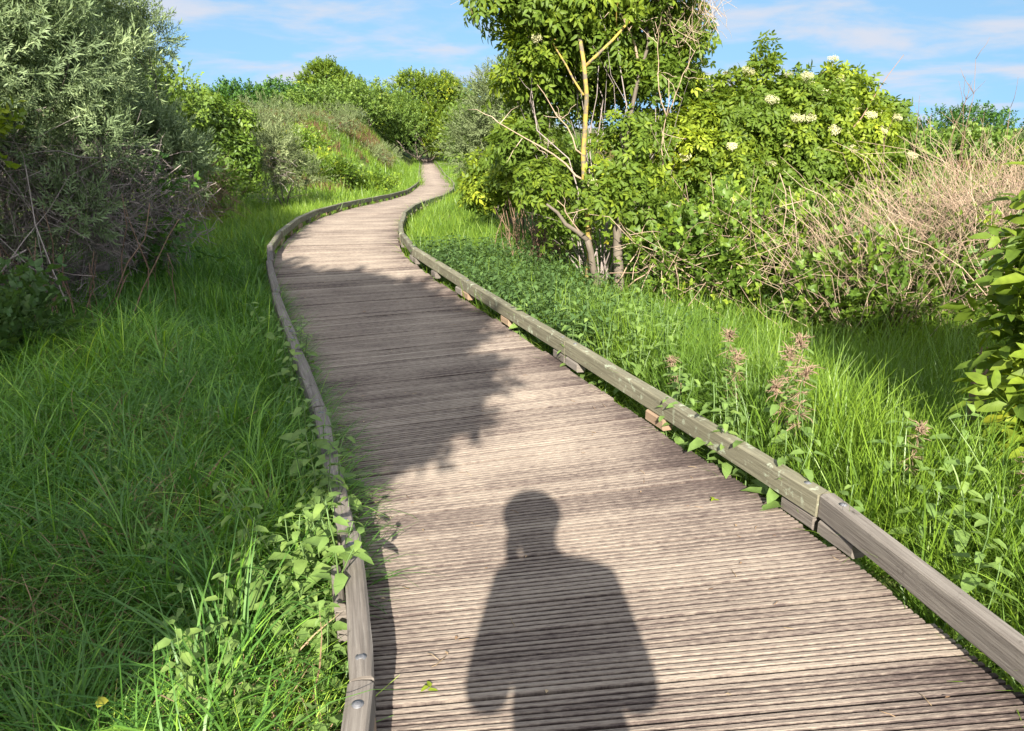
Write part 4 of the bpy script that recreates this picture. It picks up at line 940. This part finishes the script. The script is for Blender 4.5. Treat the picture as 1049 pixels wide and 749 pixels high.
def small_plants():
    r = RNG(500)
    protoA = [make_nettle('nettle', 'x', .40 + .05 * i, 510 + i, mat='nettle') for i in range(4)]
    protoS = [make_nettle('nettle', 'x', .48 + .05 * i, 520 + i, True) for i in range(3)]
    used = set()
    def put(protos, x, y, label, group, sc=1.0, lean=None):
        p = protos[r.randint(len(protos))]; loc = (x, y, gz(x, y)); rz = r.uniform(0, 6.28)
        tl = (r.normal(0, .1), r.normal(0, .1)) if lean is None else lean
        if p.name not in used:
            used.add(p.name); p.location = loc; p.rotation_euler = (tl[0], tl[1], rz); p.scale = (sc,) * 3; p['label'] = label; p['group'] = group
        else: copy_thing(p, loc, rz, sc, label, group, tl)
    half = lambda y: float(np.interp(y, CXY[:, 1], CWID)) / 2
    def beside(y, off):
        c, n, W = course(s_at_y(y)); sg = 1 if off > 0 else -1
        return c[0] + n[0] * (sg * W / 2 + off), c[1] + n[1] * (sg * W / 2 + off)
    # right verge: seeding nettles near the rail
    for k, (y, o, s) in enumerate([(2.9, .34, 1.0), (3.05, .46, 1.05), (3.25, .6, 1.0), (3.45, .35, .9), (3.3, .75, 1.1), (3.6, .62, 1.0), (2.55, .55, .85), (2.3, .75, .8), (3.75, .3, .85)]):
        x, yy = beside(y, o); put(protoS, x, yy, 'nettle with a pinkish brown seed head among grass beside the right rail', 'seeding nettles beside the right rail', s)
    for k in range(52):
        y = r.uniform(1.8, 5.2); x, yy = beside(y, r.uniform(.10, .8)); put(protoA, x, yy, 'plain green nettle close beside the near right rail', 'nettles beside the right rail', r.uniform(.7, 1.15))
    # left rail: nettles leaning over the rail
    for k in range(58):
        y = (2.95 + r.normal(0, .28)) if k < 34 else (2.6 + 3.4 * r.uniform()); x, yy = beside(y, -abs(r.normal(.04, .10)) + .035); put(protoA, x, yy, 'shaded nettle leaning over the left rail', 'nettles along the left rail', r.uniform(.65, 1.15), (r.normal(0, .14), r.normal(.08, .16)))
    for k in range(30):
        y = r.uniform(1.5, 2.7); x, yy = beside(y, -r.uniform(.07, .5)); put(protoA, x, yy, 'small sunlit nettle beside the near end of the left rail', 'nettles at the near left rail', r.uniform(.45, .8))
    for (x, y, s) in [(-.98, 1.42, .55), (-1.05, 1.5, .5), (-.92, 1.36, .45)]:
        put(protoA, x, y, 'broad nettle in the shaded grass at the bottom left', 'nettles in the bottom left grass', s, (0, 0))
    for k in range(22):
        y = r.uniform(2.0, 4.8); x = r.uniform(-.75 * y + .2, -.5 - .25 * y); put(protoA, x, y, 'small nettle scattered in the shaded left grass', 'nettles in the left grass', r.uniform(.4, .65))
    # the nettle bed further along the right rail: one mass
    g = Geo(); V = [template_nettle(530 + i) for i in range(4)]
    n = 900; y = r.uniform(4.6, 9.3, n); o = np.abs(r.normal(0, .75, n)) + .08
    P = np.array([beside(a, b) for a, b in zip(y, o)]); z = ground_z(P[:, 0], P[:, 1]); P = np.column_stack([P, z])
    az = r.uniform(0, 6.28, n); yv = np.stack([np.cos(az), np.sin(az), np.zeros(n)], 1); up = norm(np.stack([r.normal(0, .15, n), r.normal(0, .15, n), np.ones(n)], 1))
    M = frames(yv, up); M[:, :, 2] = up; M *= r.uniform(.6, 1.05, n)[:, None, None]
    sel = r.randint(0, 4, n)
    for i in range(4): scatter(g, V[i], P[sel == i], M[sel == i], r.normal(0, .09, (sel == i).sum()))
    o = g.build('nettle_bed', G['nettle']); tag(o, 'dense bed of nettles along the right rail', 'nettles', kind='stuff')
    # broad-leaved rosettes
    for k, (x, y, s, lab) in enumerate([(-1.0, 2.3, 1.0, 'dandelion like rosette of jagged leaves in the left grass'), (-.72, 2.05, .8, 'broad leaved rosette in sunlight beside the left rail'), (-.62, 1.75, .7, 'small broad leaved rosette nearest the left rail end')]):
        z = gz(x, y); root = thing('leaf_rosette', (x, y, z), lab, 'plant'); rr = RNG(560 + k); g = Geo()
        for i in range(11):
            a = i * 2.4 + rr.normal(0, .2); el = rr.uniform(.3, .95); d = np.array([math.cos(a) * math.cos(el), math.sin(a) * math.cos(el), math.sin(el)])
            leaf(g, np.array([0, 0, .01]), d, np.array([0, 0, 1.]), .17 * s * rr.uniform(.7, 1.2), .045 * s, .4, .55 + rr.normal(0, .1), .15, True, .6)
        g.build('foliage', G['elder'], root)
    # a yellow leaf and loose leaves on the boards
    x, y = -1.05, 1.62; root = thing('yellow_leaf', (x, y, gz(x, y) + .26), 'single yellow round leaf above the bottom left grass', 'leaf'); g = Geo()
    leaf(g, np.array([-.015, 0, 0]), np.array([1, .2, .2]), np.array([0, -.5, 1.]), .032, .03, .2, .5, .1); g.build('blade', G['yellow'], root)
    for k, (yy, u, lab) in enumerate([(2.72, .62, 'small green leaf lying on the boards near the right rail joint'), (1.95, -.72, 'small green leaf lying on the boards near the left rail'), (6.4, -.15, 'dry leaf lying on the boards farther along')]):
        c, n, W = course(s_at_y(yy)); x, y = c[0] + n[0] * u, c[1] + n[1] * u
        root = thing('fallen_leaf', (x, y, c[2] + .004), lab, 'leaf'); g = Geo(); rr = RNG(570 + k)
        for i in range(3): leaf(g, rr.normal(0, .008, 3) * (1, 1, 0) + (0, 0, .004 * i), np.array([math.cos(i * 2.0), math.sin(i * 2.0), .05]), np.array([.1, 0, 1.]), .030, .014, .1, .35, .2)
        g.build('blade', G['elder' if k < 2 else 'seedhead'], root)

def litter():
    r = RNG(590); g = Geo()
    for k in range(150):
        s = s_at_y(1.0 + 7 * r.uniform() ** 1.6); c, n, W = course(s); u = r.uniform(-1, 1); u = math.copysign(abs(u) ** .6, u) * (W / 2 - .07); a = r.uniform(0, 6.28)
        p = np.array([c[0] + n[0] * u, c[1] + n[1] * u, c[2] + .0035]); d = np.array([math.cos(a), math.sin(a), 0])
        if r.uniform() < .6: tube(g, wiggle(r, p, p + d * r.uniform(.012, .06), 4, .1), [.0012, .0014, .0012, .0008], 3, r.uniform(.1, 1))
        else: leaf(g, p + (0, 0, .002), d + np.array([0, 0, .1]), np.array([.2, 0, 1.]), r.uniform(.01, .022), r.uniform(.006, .012), .1, r.uniform(.2, 1), .2, False)
    o = g.build('leaf_litter', G['thatch']); tag(o, 'bits of straw and dry leaf scattered on the boards', 'litter', kind='stuff')
litter()
def template_nettle(seed):
    r = RNG(seed); g = Geo(); h = .42
    for i in range(6):
        f = .2 + .8 * i / 5
        for k in range(2):
            a = i * math.pi / 2 + k * math.pi + r.normal(0, .2); L = .095 * (1.1 - .45 * f) * r.uniform(.8, 1.2)
            d = norm(np.array([math.cos(a), math.sin(a), -.05 + r.normal(0, .15)]))
            leaf(g, np.array([0, 0, h * f]) + d * L * .25, d, np.array([0, 0, 1.]), L, L * .55, .35, .5 + .12 * (f - .5) + r.normal(0, .08), .14, False, .4)
    tube(g, [(0, 0, 0), (0, 0, h)], [.004, .002], 3, .4, cap=False)
    return template(g)
small_plants()

# ----------------------------------------------------------------------------- the photographer (stands behind the camera; the photo shows the shadow)
def skin_mesh(name, mat, parent, verts, edges, radii, root=0, sub=2):
    me = bpy.data.meshes.new(name); me.from_pydata(verts, edges, []); o = bpy.data.objects.new(name, me); COL.objects.link(o)
    m = o.modifiers.new('Skin', 'SKIN'); m.use_smooth_shade = True
    if not me.skin_vertices: bpy.context.view_layer.update()
    layer = me.skin_vertices[0] if me.skin_vertices else None
    if layer:
        for i, rd in enumerate(radii):
            layer.data[i].radius = rd if isinstance(rd, tuple) else (rd, rd); layer.data[i].use_root = (i == root)
    s = o.modifiers.new('Sub', 'SUBSURF'); s.levels = sub; s.render_levels = sub
    me.materials.append(mat)
    if parent: o.parent = parent
    return o

def photographer():
    skin = plain_mat('skin', (.45, .27, .19), .5, 0, .1); jac = plain_mat('jacket_cloth', (.05, .06, .08), .85); tro = plain_mat('trouser_cloth', (.04, .05, .08), .9)
    hairm = plain_mat('hair', (.05, .035, .025), .6, 0, .4, 80); shoe = plain_mat('shoe_leather', (.06, .04, .03), .6)
    X, Y = .05, -.36
    root = thing('person', (X, Y, 0), 'photographer in a dark jacket standing on the boards, raising a phone', 'person')
    V = lambda *a: tuple(a)
    # body: pelvis, spine, neck, head, arms and legs, the fingers as short chains
    HX = -.037
    v = [V(.07, 0, .96), V(.065, 0, 1.15), V(.04, .0, 1.34), V(0, .01, 1.45), V(HX + .02, .03, 1.53), V(HX, .03, 1.63), V(HX, .025, 1.70)]
    e = [(0, 1), (1, 2), (2, 3), (3, 4), (4, 5), (5, 6)]; rd = [(.16, .11), (.15, .10), (.17, .11), .06, (.072, .085), (.078, .095), (.055, .065)]
    for sg in (-1, 1):
        b = len(v); o = .04; h = -.037
        v += [V(o + sg * .16, 0, 1.39), V(o + sg * .22, -.02, 1.13), V(o + sg * .12, .20, 1.26), V(h + sg * .07, .28, 1.36), V(h + sg * .062, .31, 1.41)]
        e += [(2, b), (b, b + 1), (b + 1, b + 2), (b + 2, b + 3), (b + 3, b + 4)]; rd += [.06, .045, .035, .026, .032]
        for k in range(4):
            c = len(v); x0 = h + sg * (.064 - .006 * k); z0 = 1.43 + .010 * k - .01
            v += [V(x0, .33, z0), V(x0 - sg * .02, .345, z0 + .012), V(x0 - sg * .045, .352, z0 + .01)]
            e += [(b + 4, c), (c, c + 1), (c + 1, c + 2)]; rd += [.009, .008, .007]
        c = len(v); v += [V(h + sg * .055, .30, 1.43), V(h + sg * .035, .315, 1.435)]; e += [(b + 4, c), (c, c + 1)]; rd += [.010, .008]
        b = len(v); v += [V(.07 + sg * .10, 0, .88), V(.07 + sg * .115, .01, .50), V(.07 + sg * .12, -.02, .10), V(.07 + sg * .13, .11, .045)]
        e += [(0, b), (b, b + 1), (b + 1, b + 2), (b + 2, b + 3)]; rd += [.095, .06, .045, .04]
    skin_mesh('body', skin, root, v, e, rd)
    # loose jacket, filled out at the sides
    v = [V(.075, 0, .80), V(.07, 0, .95), V(.035, 0, 1.08), V(.05, 0, 1.25), V(.04, 0, 1.345), V(.0, .005, 1.44)]; e = [(0, 1), (1, 2), (2, 3), (3, 4), (4, 5)]
    rd = [(.21, .15), (.26, .155), (.31, .15), (.265, .145), (.19, .13), (.10, .09)]
    for sg in (-1, 1):
        b = len(v); o = .045; v += [V(o + sg * .17, 0, 1.37), V(o + sg * .22, -.02, 1.09), V(o + sg * .13, .19, 1.23), V(o + sg * .09 - .03, .24, 1.31)]
        e += [(4, b), (b, b + 1), (b + 1, b + 2), (b + 2, b + 3)]; rd += [.075, .07, .05, .042]
    skin_mesh('jacket', jac, root, v, e, rd)
    v = [V(.07, 0, .98), V(.07, 0, .90)]; e = [(0, 1)]; rd = [(.175, .125), (.17, .12)]
    for sg in (-1, 1):
        b = len(v); v += [V(.07 + sg * .105, 0, .84), V(.07 + sg * .115, .01, .5), V(.07 + sg * .12, -.015, .09)]; e += [(1, b), (b, b + 1), (b + 1, b + 2)]; rd += [.105, .078, .066]
    skin_mesh('trousers', tro, root, v, e, rd)
    skin_mesh('hair', hairm, root, [V(HX + .01, -.03, 1.535), V(HX + .005, -.01, 1.59), V(HX, .0, 1.65), V(HX, .01, 1.70), V(HX, .02, 1.75)], [(0, 1), (1, 2), (2, 3), (3, 4)], [(.06, .055), (.118, .09), (.142, .11), (.115, .10), (.05, .05)])
    for sg in (-1, 1):
        skin_mesh('shoe', shoe, root, [V(.07 + sg * .12, -.06, .05), V(.07 + sg * .125, .04, .05), V(.07 + sg * .135, .15, .035), V(.07 + sg * .138, .20, .03)], [(0, 1), (1, 2), (2, 3)], [(.045, .048), (.047, .048), (.045, .034), (.03, .025)])
    # facial features
    for sg in (-1, 1):
        g = Geo(); an = np.linspace(0, 2 * math.pi, 10, endpoint=False)
        Vs = [(sg * .03 + HX + .012 * math.cos(a) * math.sin(b), .125 + .006 * math.cos(b), 1.635 + .009 * math.sin(a) * math.sin(b)) for b in (.3, .9, 1.5) for a in an]
        Q = [(i * 10 + j, i * 10 + (j + 1) % 10, (i + 1) * 10 + (j + 1) % 10, (i + 1) * 10 + j) for i in range(2) for j in range(10)]
        g.add(Vs, Q); g.build('eye', plain_mat('eye_white', (.6, .6, .6), .2), root)
    # phone held level just behind the lens
    th = math.atan(244.5 / 788)
    g = Geo(); w, h, d, c = .16, .076, .0042, .009
    out = []
    for cx, cy, a0 in ((w/2-c, h/2-c, 0), (-w/2+c, h/2-c, 90), (-w/2+c, -h/2+c, 180), (w/2-c, -h/2+c, 270)):
        for k in range(4): a = math.radians(a0 + k * 30); out.append((cx + c * math.cos(a), cy + c * math.sin(a)))
    m = len(out); Vv = [(x, -d, y) for x, y in out] + [(x, d, y) for x, y in out]
    Q = [(i, (i + 1) % m, m + (i + 1) % m, m + i) for i in range(m)]; T = [(0, i, i + 1) for i in range(1, m - 1)] + [(m, m + i + 1, m + i) for i in range(1, m - 1)]
    g.add(Vv, Q, T)
    ph = thing('phone', (.02, -.03, 1.472), 'dark phone held level in both hands', 'phone'); ph.rotation_euler = (-th, 0, 0)
    g.build('case', plain_mat('phone_black', (.02, .02, .025), .3), ph)
photographer()

# ----------------------------------------------------------------------------- sky, sun, camera
def world():
    w = bpy.data.worlds.new('World'); SC.world = w; w.use_nodes = True; nt = w.node_tree; nt.nodes.clear()
    out = nt.nodes.new('ShaderNodeOutputWorld'); bg = nt.nodes.new('ShaderNodeBackground')
    sky = nt.nodes.new('ShaderNodeTexSky'); sky.sky_type = 'NISHITA'; sky.sun_disc = False
    sky.sun_elevation = SUN_EL; sky.sun_rotation = math.pi + SUN_AZ; sky.air_density = 1.0; sky.dust_density = .6; sky.ozone_density = .7
    # thin broken cloud, laid out by view direction on a flat layer
    tc = nt.nodes.new('ShaderNodeTexCoord'); sp = nt.nodes.new('ShaderNodeSeparateXYZ'); nt.links.new(tc.outputs['Generated'], sp.inputs[0])
    lift = nt.nodes.new('ShaderNodeVectorMath'); lift.operation = 'MULTIPLY_ADD'; lift.inputs[1].default_value = (1, 1, .8); lift.inputs[2].default_value = (0, 0, .42)
    nm = nt.nodes.new('ShaderNodeVectorMath'); nm.operation = 'NORMALIZE'
    nt.links.new(tc.outputs['Generated'], lift.inputs[0]); nt.links.new(lift.outputs[0], nm.inputs[0]); nt.links.new(nm.outputs[0], sky.inputs['Vector'])
    mx = nt.nodes.new('ShaderNodeMath'); mx.operation = 'MAXIMUM'; mx.inputs[1].default_value = 0; nt.links.new(sp.outputs[2], mx.inputs[0])
    ad = nt.nodes.new('ShaderNodeMath'); ad.operation = 'ADD'; ad.inputs[1].default_value = .16; nt.links.new(mx.outputs[0], ad.inputs[0])
    cb = nt.nodes.new('ShaderNodeCombineXYZ')
    for i in (0, 1):
        dv = nt.nodes.new('ShaderNodeMath'); dv.operation = 'DIVIDE'; nt.links.new(sp.outputs[i], dv.inputs[0]); nt.links.new(ad.outputs[0], dv.inputs[1]); nt.links.new(dv.outputs[0], cb.inputs[i])
    mp = nt.nodes.new('ShaderNodeMapping'); mp.inputs['Location'].default_value = (CLOUD[0], CLOUD[1], 0); mp.inputs['Scale'].default_value = (.75, .8, 1); nt.links.new(cb.outputs[0], mp.inputs[0])
    no = nt.nodes.new('ShaderNodeTexNoise'); no.inputs['Scale'].default_value = 1.9; no.inputs['Detail'].default_value = 12; no.inputs['Roughness'].default_value = .56; no.inputs['Distortion'].default_value = .25
    nt.links.new(mp.outputs[0], no.inputs['Vector'])
    mr = nt.nodes.new('ShaderNodeMapRange'); mr.interpolation_type = 'SMOOTHSTEP'; mr.inputs['From Min'].default_value = .42; mr.inputs['From Max'].default_value = .66; mr.inputs['To Max'].default_value = .85
    nt.links.new(no.outputs['Fac'], mr.inputs['Value'])
    mix = nt.nodes.new('ShaderNodeMix'); mix.data_type = 'RGBA'; mix.inputs['B'].default_value = (*CLOUD_COL, 1)
    nt.links.new(mr.outputs[0], mix.inputs['Factor'])
    tn = nt.nodes.new('ShaderNodeVectorMath'); tn.operation = 'MULTIPLY'; tn.inputs[1].default_value = (.98, 1.16, 1.08)
    nt.links.new(sky.outputs[0], tn.inputs[0]); nt.links.new(tn.outputs[0], mix.inputs['A'])
    # added fill light: unseen bright sky overhead and behind the camera lifts the shade
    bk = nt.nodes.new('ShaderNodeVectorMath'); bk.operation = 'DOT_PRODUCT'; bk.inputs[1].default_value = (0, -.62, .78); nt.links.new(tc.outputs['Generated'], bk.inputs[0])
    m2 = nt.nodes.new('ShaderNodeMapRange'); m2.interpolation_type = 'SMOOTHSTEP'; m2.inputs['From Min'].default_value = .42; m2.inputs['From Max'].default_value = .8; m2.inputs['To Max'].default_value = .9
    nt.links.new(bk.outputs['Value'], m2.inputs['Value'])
    mx2 = nt.nodes.new('ShaderNodeMix'); mx2.data_type = 'RGBA'; mx2.inputs['B'].default_value = (*FILL_COL, 1)
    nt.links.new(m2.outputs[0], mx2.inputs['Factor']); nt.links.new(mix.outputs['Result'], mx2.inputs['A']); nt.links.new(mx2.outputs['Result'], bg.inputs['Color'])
    bg.inputs['Strength'].default_value = SKY_STRENGTH
    nt.links.new(bg.outputs[0], out.inputs[0])
CLOUD = (3.1, 1.4); CLOUD_COL = (3.1, 3.15, 3.5); FILL_COL = (8.3, 8.5, 9.0); SKY_STRENGTH = .08
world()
sun = bpy.data.lights.new('sun', 'SUN'); sun.energy = 5.0; sun.angle = math.radians(.53); sun.color = (1, .94, .82)
so = bpy.data.objects.new('sun', sun); COL.objects.link(so); so.rotation_euler = (math.pi / 2 - SUN_EL, 0, -SUN_AZ); so.location = (0, -20, 20)

cam = bpy.data.cameras.new('camera'); cam.sensor_width = 36; cam.sensor_fit = 'HORIZONTAL'; cam.lens = 36 * 788 / 1049
cam.clip_start = .02; cam.clip_end = 3000
co = bpy.data.objects.new('camera', cam); COL.objects.link(co); co.location = (0, 0, 1.5); co.rotation_euler = (math.pi / 2 - math.atan(244.5 / 788), 0, 0)
SC.camera = co
SC.view_settings.view_transform = 'Standard'; SC.view_settings.look = 'None'; SC.view_settings.gamma = 1; SC.view_settings.exposure = 1.64
SC.view_settings.use_curve_mapping = False
SC.render.engine = 'CYCLES'
SC.cycles.max_bounces = 7; SC.cycles.diffuse_bounces = 3; SC.cycles.transmission_bounces = 4; SC.cycles.glossy_bounces = 2
SC.cycles.use_denoising = True
